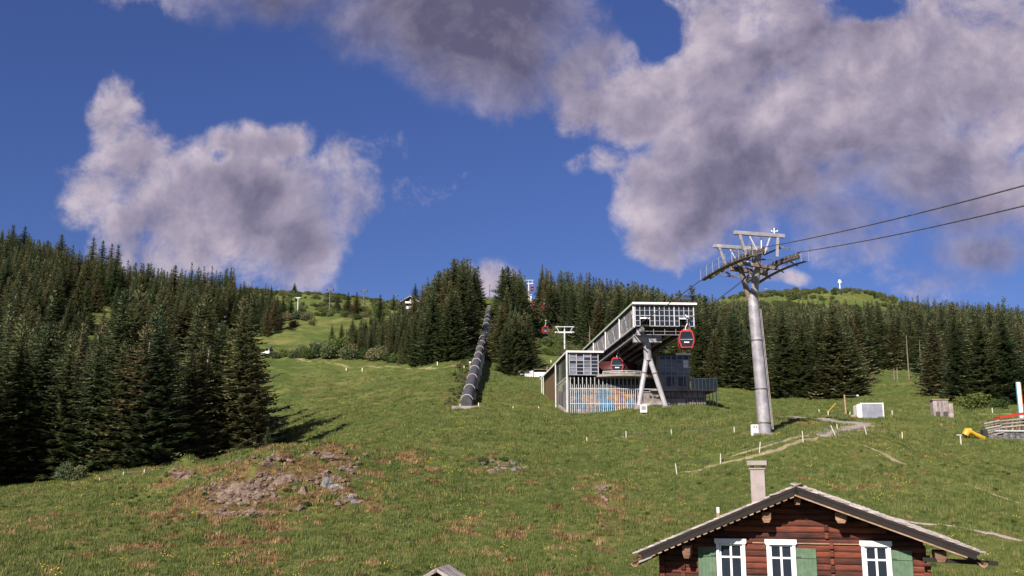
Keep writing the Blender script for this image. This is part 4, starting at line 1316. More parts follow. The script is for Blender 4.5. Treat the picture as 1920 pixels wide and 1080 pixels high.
LT0, LT1 = at(1331, 512, 90), at(1430, 464, 81)
RT0, RT1 = at(1398, 522, 92), at(1496, 473, 82)
sL, sR = at(1201, 605, 112.5), at(1284, 604, 112.5)
rope([sL, LT0], .045, 'dark rope from the left lane of the station up to the tall pylon')
rope([sR, RT0], .045, 'dark rope from the right lane of the station, behind the pylon fork')
eL, eR = at(1920, 348, 48), at(1920, 386, 52)
rope([LT1 + (LT1 - LT0).normalized() * .0, eL, eL + (eL - LT1).normalized() * 40], .042, 'upper dark rope running from the pylon to the right picture edge')
rope([RT1, eR, eR + (eR - RT1).normalized() * 40], .042, 'lower dark rope running from the pylon to the right picture edge')

# big pylon
pb = hit(1435, 815, 70)
PY = thing('cable_car_pylon', 'tall grey tubular steel pylon with forked head carrying both ropes', 'pylon', pb)
def L(q): return tuple(Vector(q) - pb)
print('pylon base', pb)
Yp = pb.y
k1 = at(1413, 575, Yp)
def lerp(a, b, t): return Vector(a).lerp(Vector(b), t)
b0 = Vector((pb.x, pb.y, pb.z - .8))
sh_pts = [b0, lerp(pb, k1, .45), lerp(pb, k1, .455), k1]
MB().tube([L(b0), L(lerp(pb, k1, .35))], [.56, .53], 24).build('shaft', M['steel'], PY, smooth=True)
MB().tube([L(lerp(pb, k1, .352)), L(lerp(pb, k1, .73))], [.53, .49], 24).build('shaft', M['steel'], PY, smooth=True)
MB().tube([L(lerp(pb, k1, .732)), L(lerp(pb, k1, 1.1))], [.49, .46], 24).build('shaft', M['steel'], PY, smooth=True)
for t, r_ in ((.09, .60), (.351, .57), (.731, .53), (1.1, .51)):
    q = lerp(pb, k1, t)
    MB().tube([L(q - Vector((0, 0, .05))), L(q + Vector((0, 0, .05)))], r_, 24).build('flange', M['steel_dark'], PY)
kk = lerp(pb, k1, 1.1)
aL = at(1383, 486, 86); aR = at(1423, 462, 85)
MB().tube([L(kk - Vector((.25, 0, .5))), L(aL)], [.27, .22], 16).build('fork_arm', M['rusty'], PY, smooth=True)
MB().tube([L(kk + Vector((.1, 0, -.3))), L(aR)], [.36, .31], 18).build('fork_arm', M['steel'], PY, smooth=True)
ra = MB()
for i in range(9):
    q = lerp(kk, aL, .1 + i * .09); ra.bar(L(q + Vector((.32, -.1, 0))), L(q + Vector((.62, -.1, .05))), .05)
ra.tube([L(kk + Vector((.5, -.1, .3))), L(aL + Vector((.55, -.1, -.4)))], .04, 6).build('rung_ladder', M['steel'], PY)
# cross heads and gantries
for (a, b, r_, nm) in ((lerp(LT0, LT1, .42), lerp(RT0, RT1, .42), .26, 'cross_head'), (lerp(LT0, LT1, .62), lerp(RT0, RT1, .62), .2, 'cross_head')):
    d = (b - a); a2 = a - d * .02 - Vector((0, 0, .5)); b2 = b + d * .02 - Vector((0, 0, .5))
    MB().bar(L(a2), L(b2), r_ * 1.2, r_ * 1.6).build(nm, M['rusty'], PY, bevel=.03)
# sheave trains
sh_m = MB().lathe((0, 0, 0), [(.03, -.07), (.27, -.07), (.22, 0), (.27, .07), (.03, .07)], 14).mesh('sheave', M['steel_dark'])
def train(a, b, side_):
    n = 16; d = (b - a)
    yaw = math.atan2(d.y, d.x)
    tr = MB()
    P = []
    for i in range(n + 1):
        t = i / n; q = a.lerp(b, t) + Vector((0, 0, 4 * t * (1 - t) * .28 - .16)); P.append(q)
    MB().tube([L(q - Vector((0, 0, .32))) for q in P], .13, 8).build('sheave_beam', M['steel_dark'], PY)
    for i in range(0, n, 2):
        MB().bar(L(P[i] - Vector((0, 0, .14))), L(P[i + 1] - Vector((0, 0, .14))), .14, .2).build('rocker', M['rusty'], PY)
    for q in P:
        o = link_mesh('sheave', sh_m, PY); o.location = L(q - Vector((0, 0, .13))); o.rotation_euler = (PI / 2, 0, yaw)
    # catwalk beside the train
    s = Vector((-d.y, d.x, 0)).normalized() * side_ * .75
    cwk = MB()
    Q = [a.lerp(b, t) + s + Vector((0, 0, -.75 + 4 * t * (1 - t) * .28)) for t in [i / 8 for i in range(9)]]
    for q0, q1 in zip(Q[:-1], Q[1:]): cwk.bar(L(q0), L(q1), .42, .05)
    cwk.build('catwalk', M['steel_dark'], PY)
    rl = MB()
    for q in Q: rl.bar(L(q + s * .3), L(q + s * .3 + Vector((0, 0, 1.0))), .04)
    for zz in (.5, 1.0):
        for q0, q1 in zip(Q[:-1], Q[1:]): rl.bar(L(q0 + s * .3 + Vector((0, 0, zz))), L(q1 + s * .3 + Vector((0, 0, zz))), .04)
    rl.build('catwalk_railing', M['steel'], PY)
    for t in (.12, .35, .6, .85):
        q = a.lerp(b, t); MB().bar(L(q + Vector((0, 0, -.4))), L(q + s + Vector((0, 0, -.8))), .09).build('bracket', M['rusty'], PY)
train(LT0, LT1, -1); train(RT0, RT1, 1)
g1a, g1b = at(1376, 436, 82.5), at(1471, 443, 83.5)
g2a, g2b = at(1337, 461, 88), at(1440, 468, 89)
for (a, b) in ((g1a, g1b), (g2a, g2b)):
    MB().bar(L(a), L(b), .28, .34).build('gantry_beam', M['steel'], PY, bevel=.03)
    dd_ = (b - a)
    for t, dx in ((.10, .35), (.86, -.1)):
        q = a.lerp(b, t); low = q + dd_ * dx * .33 - Vector((0, 0, 1.9))
        MB().bar(L(q), L(low), .22).build('gantry_post', M['steel'], PY)
    MB().bar(L(a.lerp(b, .28)), L(a.lerp(b, .46) - Vector((0, 0, 1.7))), .10).build('brace', M['steel_light'], PY)
    MB().bar(L(a.lerp(b, .72)), L(a.lerp(b, .58) - Vector((0, 0, 1.7))), .10).build('brace', M['steel_light'], PY)
lw = MB()
for a, b in ((at(1340, 515, 90), at(1390, 520, 90)), (at(1352, 505, 90), at(1375, 518, 90)), (at(1398, 520, 88), at(1425, 498, 86)), (at(1400, 495, 87), at(1420, 505, 87)), (at(1395, 470, 85), at(1440, 475, 85)),
             (at(1410, 460, 84), at(1412, 500, 86)), (at(1432, 478, 85), at(1470, 462, 84)), (at(1385, 488, 86), at(1450, 486, 86)), (at(1372, 470, 86), at(1400, 478, 86)), (at(1455, 462, 84), at(1480, 466, 83))):
    lw.bar(L(a), L(b), .12)
lw.build('lattice_bracing', M['steel_dark'], PY)
w_ = at(1452, 443, 83.3)
an = MB().bar(L(w_), L(w_ + Vector((0, 0, .75))), .07).bar(L(w_ + Vector((-.22, 0, .45))), L(w_ + Vector((.28, 0, .45))), .05)
an.lathe(L(w_ + Vector((.28, 0, .42))), [(.05, 0), (.07, .08), (.02, .14)], 8); an.lathe(L(w_ + Vector((-.22, 0, .42))), [(.05, 0), (.07, .08), (.02, .14)], 8)
an.build('wind_gauge', M['white'], PY)
MB().bar(L(at(1427, 445, 83.3)), L(at(1427.5, 470, 83.3)), .07).build('white_rod', M['white'], PY)
# service ladder and cable down the right flank
ld = MB()
for dx in (.0, .32):
    ld.bar(L(lerp(pb, k1, .04) + Vector((.60 + dx * .4, -.15 + dx * .3, 0))), L(lerp(pb, k1, .98) + Vector((.50 + dx * .4, -.15 + dx * .3, 0))), .035)
for i in range(46):
    t = .05 + .92 * i / 46; q = lerp(pb, k1, t) + Vector((.60 - .1 * t, -.15, 0)); ld.bar(L(q), L(q + Vector((.13, .1, 0))), .02)
ld.build('ladder', M['steel_mid'], PY)
MB().tube([(0, 0, -.6), (0, 0, .12)], 1.05, 20).build('footing', M['concrete'], PY)
MB().tube([L(lerp(pb, k1, t) + Vector((.80 - .12 * t, .05, 0))) for t in (.04, .3, .6, .97)], .022, 6).build('orange_cable', M['orange'], PY)
cb = hit(1416, 817, 70)
cbt = thing('control_cabinet', 'white electrical cabinet standing at the left foot of the big pylon', 'cabinet', Vector((cb.x, cb.y, cb.z)))
MB().box(-.33, .33, -.2, .2, -.2, .95).build('cabinet_body', M['white'], cbt, bevel=.02)
MB().box(-.28, .28, -.215, -.202, .05, .85).build('door', M['steel_light'], cbt)
for x in (-.1, .12): MB().box(x - .04, x + .04, -.22, -.216, .68, .8).build('latch', M['black'], cbt)


def lift_tower(u, vb, vt, Y, span, lab, m, grp='lift towers', post_r=.28, frame=True, gantry=True):
    a = at(u, vb, Y); top = at(u, vt, Y)
    h = top.z - a.z
    t = thing('lift_tower', lab, 'lift tower', a, 0, grp)
    MB().tube([(0, 0, -5), (0, 0, h * .9)], [post_r, post_r * .75], 10).build('post', M[m], t, smooth=True)
    zc = h - (1.6 if gantry else .3)
    MB().box(-span / 2, span / 2, -.14, .14, zc - .2, zc + .2).build('cross_arm', M[m], t)
    for s in (-1, 1):
        x = s * span * .42
        for k in range(4):
            MB().tube([(x, -1.05 + k * .7, zc - .35), (x + .1, -1.05 + k * .7, zc - .35)], .24, 10).build('sheave', M['steel_dark'], t)
        MB().box(x - .1, x + .1, -1.4, 1.4, zc - .15, zc + .02).build('sheave_frame', M[m], t)
    if gantry:
        MB().box(-span / 2, span / 2, -.1, .1, h - .2, h).build('gantry_beam', M[m], t)
        for s in (-1, 1): MB().bar((s * span * .30, 0, zc + .2), (s * span * .42, 0, h - .2), .16).build('gantry_post', M[m], t)
        MB().bar((0, 0, zc), (0, 0, h - .2), .12).build('gantry_post', M[m], t)
    return t


lift_tower(1059, 668, 612, 262, 5.2, 'steel line tower with wide gantry uphill behind the station', 'steel_light')
lift_tower(991.5, 578, 525, 420, 4.2, 'tall far line tower on the skyline between gondolas', 'steel_light', post_r=.45)
lift_tower(558, 584, 557, 400, 2.6, 'pale small T-shaped tower on the upper left pasture', 'steel_light', gantry=False)
lift_tower(618, 572, 541, 430, 3.2, 'dark T-shaped chairlift tower on the left skyline, nearer the spruces', 'steel_dark', gantry=False)
lift_tower(682, 570, 543, 460, 3.0, 'dark T-shaped chairlift tower on the skyline, midway to the chalet', 'steel_dark', gantry=False)
lift_tower(741, 575, 552, 470, 2.4, 'small dark tower top just left of the hillside chalet', 'steel_dark', gantry=False)
lift_tower(417, 600, 592, 330, 2.8, 'pale tower head peeping out between the left slope trees', 'steel_light', gantry=False)
lift_tower(1437, 556, 541, 1180, 6.0, 'tiny lift tower on the far green summit ridge', 'steel', gantry=False)
T2, T3 = at(1059, 620, 262), at(991, 533, 420)
for s, lab in ((-1, 'left'), (1, 'right')):
    o_ = Vector((s * 2.2, 0, 0)); e_ = ST_O + ax_x * (HX / 2 + s * 2.6) + ax_y * 30 + Vector((0, 0, ZB - .9))
    rope([T3 + o_ * .9, T2 + o_, e_], .04, 'thin %s-hand rope climbing from the station to the far tower' % lab)
# summit mast and mast by the pipe head
m_ = at(1575, 541, 1230)
ms = thing('summit_mast', 'white antenna mast on top of the far green summit', 'mast', m_)
MB().tube([(0, 0, -8), (0, 0, 7.5)], [.9, .6], 8).build('mast_tube', M['white'], ms); MB().box(-2.2, 2.2, -1, 1, 7.5, 9.0).build('platform', M['white'], ms); MB().box(-1.2, 1.2, -.6, .6, 9, 11.5).build('radome', M['white'], ms)
MB().box(-9, 9, -3, 3, -6, -.6).build('summit_block', M['dark_in'], ms)
m_ = at(918, 562, 440)
ms = thing('lattice_mast', 'thin dark mast on the skyline above the pipeline head', 'mast', m_)
MB().tube([(0, 0, -4), (0, 0, 7.2)], [.22, .12], 6).build('mast_tube', M['steel_dark'], ms)
for z, w in ((6.5, 1.3), (4.2, .8), (2.6, .7)): MB().bar((-w * .4, 0, z), (w * .6, 0, z), .12).build('cross_arm', M['steel_dark'], ms)
m_ = at(949, 566, 420)
ms = thing('skyline_hut', 'dark hut with railings on the skyline right of the thin mast', 'hut', m_)
MB().box(-2.2, 2.2, -1.5, 1.5, -3, 1.4).build('wall', M['dark_in'], ms); MB().bar((-2.6, 0, 1.5), (2.6, 0, 1.5), .15, 3.4).build('roof', M['steel_dark'], ms); MB().bar((-.6, 0, 1.4), (-.6, 0, 4.6), .9).build('chimney', M['steel_dark'], ms)
m_ = at(985, 560, 500)
ms = thing('mountain_station', 'small white building behind the far tower on the skyline', 'building', m_)
MB().box(-3.0, 3.2, -3, 3, -3, 1.2).build('wall', M['white'], ms); MB().box(-3.4, 3.6, -3.4, 3.4, 1.202, 1.6).build('roof', M['steel'], ms); MB().box(-2.2, 2.6, -3.05, -3.002, -.4, .6).build('window', M['glass'], ms)

# ------------------------------------------------------------------ penstock pipe
PP = [(874, 756, 119), (881, 727, 133), (888, 698, 152), (895.5, 671, 175), (901, 651, 195), (906, 632, 216), (910, 614, 240), (914, 594, 272), (917.5, 577, 310)]
pp = [at(*q) for q in PP]
pipe = thing('penstock_pipe', 'huge dark grey pipeline with pale rings climbing straight up the slope', 'pipeline', pp[0])
def Lp(q): return tuple(q - pp[0])
xq = np.linspace(0, 1, 60)
tt = np.array([0] + list(np.cumsum([(pp[i + 1] - pp[i]).length for i in range(len(pp) - 1)]))); tt /= tt[-1]
cx = np.polyfit(tt, [p.x for p in pp], 3); cy = np.polyfit(tt, [p.y for p in pp], 3); cz = np.polyfit(tt, [p.z for p in pp], 4)
def pc(t): return Vector((np.polyval(cx, t), np.polyval(cy, t), np.polyval(cz, t)))
def grey_pipe(k, b):
    v = world_vec(k); n = k.noise(v, 1.2, 6, .65)
    k.link(k.ramp(n, [(.3, (.045, .045, .050)), (.55, (.085, .082, .088)), (.75, (.13, .125, .13))]), b.inputs['Base Color'])
    b.inputs['Roughness'].default_value = .55; b.inputs['Metallic'].default_value = .1
M['pipe'] = mat('bitumen_coated_steel', grey_pipe)
M['ring'] = plain('pale_concrete_ring', (.40, .38, .36), .8, vary=.2)
NS = 17
ts = [0, .065, .13, .19, .25, .31, .37, .43, .49, .55, .61, .67, .73, .79, .85, .91, .96, 1.0]
RP = .70
for i in range(NS):
    a, b = ts[i], ts[i + 1]
    MB().tube([Lp(pc(a + (b - a) * k / 5)) for k in range(6)], RP, 20, cap=(i in (0, NS - 1))).build('pipe_section', M['pipe'], pipe, smooth=True)
for i in range(NS + 1):
    c = pc(max(.012, ts[i])); d = (pc(min(1, ts[i] + .01)) - pc(max(0, ts[i] - .01))).normalized()
    MB().tube([Lp(c - d * .06), Lp(c + d * .06)], RP + .07, 24).build('ring', M['ring'], pipe)
    gzc = gz(c.x, c.y)
    if c.z - gzc > -.2:
        MB().box(-.9, .9, -.35, .35, min(-1.2, gzc - c.z - .6), -.45).build('saddle', M['ring'], pipe).location = Lp(c)
hp = at(885, 761, 117.5)
hw = tag(MB().box(-2.4, 1.0, -.3, .3, -1.2, -.02).build('head_wall', M['concrete']), 'low concrete wall where the big pipeline enters the ground', 'wall'); hw.location = hp
top = pc(1.0)
print('pipe ground offset', [(round(pc(t).z - gz(pc(t).x, pc(t).y), 1)) for t in ts])
# ------------------------------------------------------------------ the timber chalet
HR = R(-16.5)                                   # the ridge runs away to the right
hx = Vector((math.cos(HR), math.sin(HR), 0)); hy = Vector((-math.sin(HR), math.cos(HR), 0))
_r = at(1492, 920, 34.4)
HZ0 = -7.9
HO = Vector((_r.x, _r.y, HZ0))


def hs(u, v, yl=0.0):
    a, b = px_dir(u, v); d = Vector((a, 1, b))
    t = (yl + HO.dot(hy)) / d.dot(hy)
    p = d * t - HO
    return Vector((p.dot(hx), yl, p.z))


def wood_f(c0, c1, c2, sx=1.0, zs=14.0, cracks=True):
    def f(k, b):
        v = obj_vec(k)
        mp = k.new('ShaderNodeMapping'); k.link(v, mp.inputs[0]); mp.inputs['Scale'].default_value = (.9 * sx, 3, zs)
        oi = k.new('ShaderNodeObjectInfo').outputs['Random']
        add = k.v('ADD', mp.outputs[0], (0, 0, 0)); k.link(oi, add.node.inputs[1])
        n = k.noise(add, 1.6, 7, .7, .8)
        n2 = k.noise(v, 1.1, 5, .6)
        x = k.m('ADD', k.m('MULTIPLY', n, .8), k.m('ADD', k.m('MULTIPLY', n2, .4), k.m('MULTIPLY', k.m('SUBTRACT', oi, .5), .22)))
        k.link(k.ramp(x, [(.38, c0), (.55, c1), (.75, c2)]), b.inputs['Base Color'])
        b.inputs['Roughness'].default_value = .82
        bump(k, b, n, .03, .8)
    return f
M['log'] = mat('sun_browned_logs', wood_f((.010, .003, .002), (.068, .016, .009), (.19, .046, .021)))
M['log_end'] = mat('log_end_grain', wood_f((.05, .03, .02), (.17, .09, .055), (.34, .20, .13), zs=4))
M['rafter'] = mat('weathered_rafters', wood_f((.10, .055, .035), (.26, .16, .10), (.42, .29, .20), zs=5))
M['shingle'] = mat('weathered_shingles', wood_f((.10, .085, .085), (.26, .225, .22), (.46, .41, .40), zs=2))
M['shutter'] = plain('green_shutter_paint', (.075, .135, .078), .65, vary=.2, scale=5, dirt=(.12, .17, .12))
M['window_white'] = plain('white_window_paint', (.76, .75, .80), .45, vary=.05)
M['lead'] = plain('stained_render', (.28, .24, .235), .85, vary=.2, scale=2.5, bmp=.01, dirt=(.24, .13, .11))

M['shade_dark'] = plain('shade_dark_board', (.014, .010, .009), .9, vary=.3)  # shade under the shingle overhang put into the barge colour; gutter arm simply dark
H = thing('timber_chalet', 'dark brown log chalet with green shutters and shingled gable roof', 'house', HO, HR)
ridge = hs(1492, 912, -1.15)
ZRG = ridge.z                                   # ridge height at the roof underside
XR = ridge.x
eL_ = hs(1196, 1036, -1.15); eR_ = hs(1838, 1036, -1.15)
slL = (ZRG - eL_.z) / (XR - eL_.x); slR = (ZRG - eR_.z) / (eR_.x - XR)
SL = (slL + slR) / 2
print('house', 'ridge', ridge, 'eaves', eL_, eR_, slL, slR)
WL = hs(1236, 1060).x; WR = hs(1738, 1060).x
Y0, Y1 = -1.15, 9.6
TH = .30                                        # roof thickness
def roof_z(x, s=None): return ZRG - (slL * (XR - x) if x < XR else slR * (x - XR))
# walls: one log per course, broken by the windows
WIN = []
for ul, ur in ((1343, 1397), (1437, 1491), (1614, 1669)):
    WIN.append((hs(ul, 1020).x, hs(ur, 1020).x))
WT = hs(1465, 1019).z; WB = WT - 1.50
ch = .205
zc = 0.0; n_course = 0
log_cache = {}
while zc < ZRG - .25:
    top_z = zc + ch
    # half widths under the roof slope
    xl = WL; xr = WR
    lim = ZRG - TH - top_z
    xl = max(WL, XR - lim / slL); xr = min(WR, XR + lim / slR)
    if xr - xl < .3: break
    ivs = [(xl, xr)]
    if WB - .02 < zc + ch / 2 < WT:
        ivs = []
        c = xl
        for a, b in WIN:
            a += .06; b -= .06
            if a > c: ivs.append((c, a))
            c = b
        ivs.append((c, xr))
    for a, b in ivs:
        if b - a < .05: continue
        w = random.uniform(-.012, .012)
        m_ = MB(); z0, z1 = zc + .012, zc + ch - .006
        # slightly rounded face: four strips
        ys = [-.03 + w, -.055 + w, -.055 + w, -.03 + w]; zs_ = [z0, z0 + .05, z1 - .05, z1]
        n0 = len(m_.v)
        for x in (a, b):
            for y, z in zip(ys, zs_): m_.v.append((x, y, z))
            m_.v.append((x, .14, z1)); m_.v.append((x, .14, z0))
        m_.f += [tuple(range(5, -1, -1)), tuple(range(6, 12))] + [(i, (i + 1) % 6, 6 + (i + 1) % 6, 6 + i) for i in range(6)]
        m_.build('plank', M['log'], H)
    zc += ch; n_course += 1
# side and back walls, floors
MB().box(WL, WL + .2, .15, Y1 - .5, 0, eL_.z + .1).build('side_wall', M['log'], H)
MB().box(WR - .2, WR, .15, Y1 - .5, 0, eR_.z + .1).build('side_wall', M['log'], H)
bw_ = MB(); bw_.v = [(WL, Y1 - .5, 0), (WR, Y1 - .5, 0), (WR, Y1 - .5, roof_z(WR) - TH), (XR, Y1 - .5, ZRG - TH), (WL, Y1 - .5, roof_z(WL) - TH)]; bw_.f = [(0, 1, 2, 3, 4)]
bw_.build('back_wall', M['log'], H)
iw = MB(); iw.v = [(WL + .05, .15, 0), (WR - .05, .15, 0), (WR - .05, .15, roof_z(WR) - TH), (XR, .15, ZRG - TH), (WL + .05, .15, roof_z(WL) - TH)]; iw.f = [(0, 1, 2, 3, 4)]
iw.build('inner_lining', M['dark_in'], H)
# carved joints: stacks of log ends
def joint(u, v0, v1, w):
    x = hs(u, 1040).x; z0, z1 = hs(u, v1).z, hs(u, v0).z; z = z0
    while z < z1:
        MB().box(x - w / 2 + random.uniform(-.01, .01), x + w / 2, -.13, -.058, z, z + .2).build('log_end', M['log'], H, bevel=.015); z += .255
joint(1560, 1020, 1300, .13); joint(1552, 990, 1010, .13)
joint(1242, 1050, 1300, .16); joint(1737, 1052, 1300, .2); joint(1281, 1058, 1300, .16)
MB().box(hs(1411, 1020).x, hs(1614, 1020).x, -.085, -.057, WT + .0, WT + .035).build('string_course', M['log_end'], H)
# windows
for n, (a, b) in enumerate(WIN):
    wd = thing('window', None, None, (0, 0, 0)) if False else None
    fw_ = .10
    fr = MB(); fr.box(a, a + fw_, -.12, .02, WB, WT - .001).box(b - fw_, b, -.12, .02, WB, WT - .001).box(a + fw_ + .001, b - fw_ - .001, -.12, .02, WB, WB + .08)
    fr.box(a - .05, b + .05, -.15, .0, WT + .0, WT + .14)
    fr.box(a - .03, b + .03, -.16, -.121, WT - .035, WT - .001)
    fo = fr.build('window_frame', M['window_white'], H)
    sash = MB(); xa, xb = a + fw_ + .01, b - fw_ - .01; xm = (xa + xb) / 2; tz = hs(1465, 1046).z
    for x0, x1 in ((xa, xa + .05), (xm - .035, xm + .035), (xb - .05, xb)): sash.box(x0, x1, -.05, .01, WB + .09, WT - .05)
    for z0, z1 in ((WT - .10, WT - .05), (tz - .03, tz + .03), (WB + .09, WB + .14)):
        for x0, x1 in ((xa + .051, xm - .036), (xm + .036, xb - .051)): sash.box(x0, x1, -.045, .008, z0, z1)
    sash.build('sash', M['window_white'], fo)
    for x0, x1 in ((xa + .05, xm - .03), (xm + .03, xb - .05)):
        for z0, z1 in ((WB + .12, tz - .02), (tz + .02, WT - .08)):
            MB().box(x0, x1, -.012, -.008, z0, z1).build('pane', M['glass'], fo)
    MB().box(a - .06, b + .06, -.2, .02, WB - .07, WB - .001).build('sill', M['window_white'], fo)
sw = [(hs(1309, 1030).x, WIN[0][0] - .02), (WIN[1][1] + .01, hs(1530, 1030).x), (WIN[2][1] + .01, hs(1709, 1030).x)]
for a, b in sw:
    zt_ = hs(1500, 1028).z; zb_ = zt_ - 1.38
    so = MB().box(a, b, -.10, -.062, zb_, zt_).build('shutter', M['shutter'], H, bevel=.006)
    nbd = 5
    for i in range(nbd):
        x0 = a + (b - a) * i / nbd
        MB().box(x0 + .006, x0 + (b - a) / nbd - .006, -.112, -.1005, zb_ + .01, zt_ - .01).build('shutter_board', M['shutter'], so)
    for z in (zt_ - .28, zb_ + .25):
        hxx = b if a < WIN[0][0] else a
        MB().box(min(hxx, hxx + (.16 if hxx == a else -.16)), max(hxx, hxx + (.16 if hxx == a else -.16)), -.152, -.141, z - .015, z + .015).build('hinge', M['black'], so)
        MB().box(a + .01, b - .01, -.14, -.1125, z - .035, z + .035).build('batten', M['shutter'], so)
# roof: boarding, fly rafters, shingles
def slope_pt(side_, s, y, off):
    """s metres down the slope from the ridge, off metres above the roof underside"""
    sl = slL if side_ < 0 else slR
    c = 1 / math.sqrt(1 + sl * sl)
    return Vector((XR + side_ * s * c + side_ * sl * c * off, y, ZRG - s * c * sl + c * off))
LLEN = (XR - eL_.x) * math.sqrt(1 + slL**2); RLEN = (eR_.x - XR) * math.sqrt(1 + slR**2)
for sd, Ln in ((-1, LLEN), (1, RLEN)):
    def slab(y0, y1, s0, s1, o0, o1):
        return MB().hexa([slope_pt(sd, s0, y0, o0), slope_pt(sd, s1, y0, o0), slope_pt(sd, s1, y1, o0), slope_pt(sd, s0, y1, o0),
                          slope_pt(sd, s0, y0, o1), slope_pt(sd, s1, y0, o1), slope_pt(sd, s1, y1, o1), slope_pt(sd, s0, y1, o1)])
    slab(Y0 + .04, Y1, .02, Ln, -.10, -.04).build('roof_boarding', M['dark_in'], H)
    slab(Y0 + .02, Y0 + .10, .0, Ln - .05, -.26, -.101).build('barge_rafter', M['shade_dark'], H)
    slab(Y0 + .0, Y0 + .045, .0, Ln, -.095, -.0).build('barge_board', M['shade_dark'], H)
    for i in range(24):
        s0 = .2 + i * Ln / 24
        if sd < 0: slab(Y0 + .03, Y0 + .12, s0, s0 + .14, -.30, -.262).build('lath_end', M['rafter'], H)
    if sd > 0: slab(Y0 + .01, Y0 + .09, .05, Ln - .3, -.305, -.262).build('lower_trim', M['rafter'], H)
    for i in range(8):
        y = Y0 + .9 + i * 1.25
        slab(y, y + .13, .1, Ln - .05, -.26, -.101).build('rafter', M['rafter'], H)
    # shingles
    sm = []
    for q in range(5):
        r_ = MB(); w = .15
        P = [(-w / 2, 0, 0), (w / 2, 0, 0), (w / 2, .0, .0), (-w / 2, 0, 0)]
        t = .022 + .006 * q
        Lc = .42
        c = 1 / math.sqrt(1 + (slL if sd < 0 else slR)**2); sl = slL if sd < 0 else slR
        ux = Vector((sd * c, 0, -sl * c)); un = Vector((sd * sl * c, 0, c)); uy = Vector((0, 1, 0))
        def pnt(s, y, o): return ux * s + uy * y + un * o
        r_.hexa([pnt(-Lc / 2, -w / 2, 0), pnt(Lc / 2, -w / 2, .045), pnt(Lc / 2, w / 2, .045), pnt(-Lc / 2, w / 2, 0),
                 pnt(-Lc / 2, -w / 2, t * .6), pnt(Lc / 2, -w / 2 + .008 * (q - 2), .045 + t), pnt(Lc / 2, w / 2, .045 + t), pnt(-Lc / 2, w / 2, t * .6)])
        sm.append(r_)
    meshes = [r.mesh('shingle', M['shingle']) for r in sm]
    rows = 29; stepr = (Ln + .06) / rows
    rest_ = MB()
    ny = int((Y1 - Y0) / .155)
    for i in range(rows):
        for j in range(ny):
            s = (i + .5) * stepr + .02 + random.uniform(-.02, .02); y = Y0 + .02 + (j + .5) * .155 + random.uniform(-.008, .008)
            pos = slope_pt(sd, s, y, -.035 + random.uniform(0, .022))
            if j < 5:
                o = link_mesh('shingle', random.choice(meshes), H); o.location = pos
                o.rotation_euler = (random.uniform(-.04, .04), random.uniform(-.03, .03), random.uniform(-.04, .04))
            else:
                q = random.choice(sm); b0_ = len(rest_.v)
                rest_.v += [tuple(Vector(v) + pos) for v in q.v]; rest_.f += [tuple(b0_ + k for k in f) for f in q.f]
    ro = rest_.build('shingle_cover', M['shingle'], H); ro['kind'] = 'stuff'
MB().bar((XR - .07, Y0, ZRG + .06), (XR - .07, Y1, ZRG + .06), .2, .03, up=(.35, 0, 1)).build('ridge_board', M['shingle'], H)
MB().bar((XR + .08, Y0 - .03, ZRG + .06), (XR + .08, Y1, ZRG + .06), .2, .03, up=(-.35, 0, 1)).build('ridge_board', M['rafter'], H)
# purlin heads
for u, v, w, h in ((1437, 970, .30, .34), (1577, 971, .36, .34), (1287, 1035, .26, .42), (1764, 1044, .34, .34), (1495, 940, .22, .22)):
    q = hs(u, v, -.75)
    m_ = MB(); m_.v = [(q.x - w / 2, -.8, q.z + h / 2), (q.x + w / 2, -.8, q.z + h / 2), (q.x + w / 2, -.8, q.z - h * .1), (q.x + w * .3, -.8, q.z - h / 2), (q.x - w * .3, -.8, q.z - h / 2), (q.x - w / 2, -.8, q.z - h * .1)]
    m_.v += [(x, .1, z) for x, _, z in m_.v]
    m_.f = [(5, 4, 3, 2, 1, 0), (6, 7, 8, 9, 10, 11)] + [(i, (i + 1) % 6, 6 + (i + 1) % 6, 6 + i) for i in range(6)]
    m_.build('purlin_end', M['log_end'], H)
# wooden gutters on their hooks
for (e, sd) in ((eL_, -1), (eR_, 1)):
    gm = MB(); z = e.z - .33; x = e.x + sd * .06
    gut = []
    for y in (Y0 - .35 if sd < 0 else Y0 - .05, Y1):
        for a in np.linspace(0, PI, 7): gut.append((x + math.cos(a) * .13, y, z - math.sin(a) * .12))
        for a in np.linspace(PI, 0, 7): gut.append((x + math.cos(a) * .09, y, z - math.sin(a) * .08))
    gm.v = gut; gm.f = [tuple(range(13, -1, -1)), tuple(range(14, 28))] + [(i, (i + 1) % 14, 14 + (i + 1) % 14, 14 + i) for i in range(14)]
    gm.build('gutter', M['log_end'], H)
    if sd > 0:
        MB().bar((x - 1.7, Y0 + .5, z + .05), (x + .5, Y0 + .5, z - .03), .11, .13).build('gutter_arm', M['shade_dark'], H)
    else:
        MB().bar((x + .1, Y0 - .1, z + .02), (x + .55, Y0 - .1, z + .2), .06, .05).build('gutter_hook', M['steel'], H)
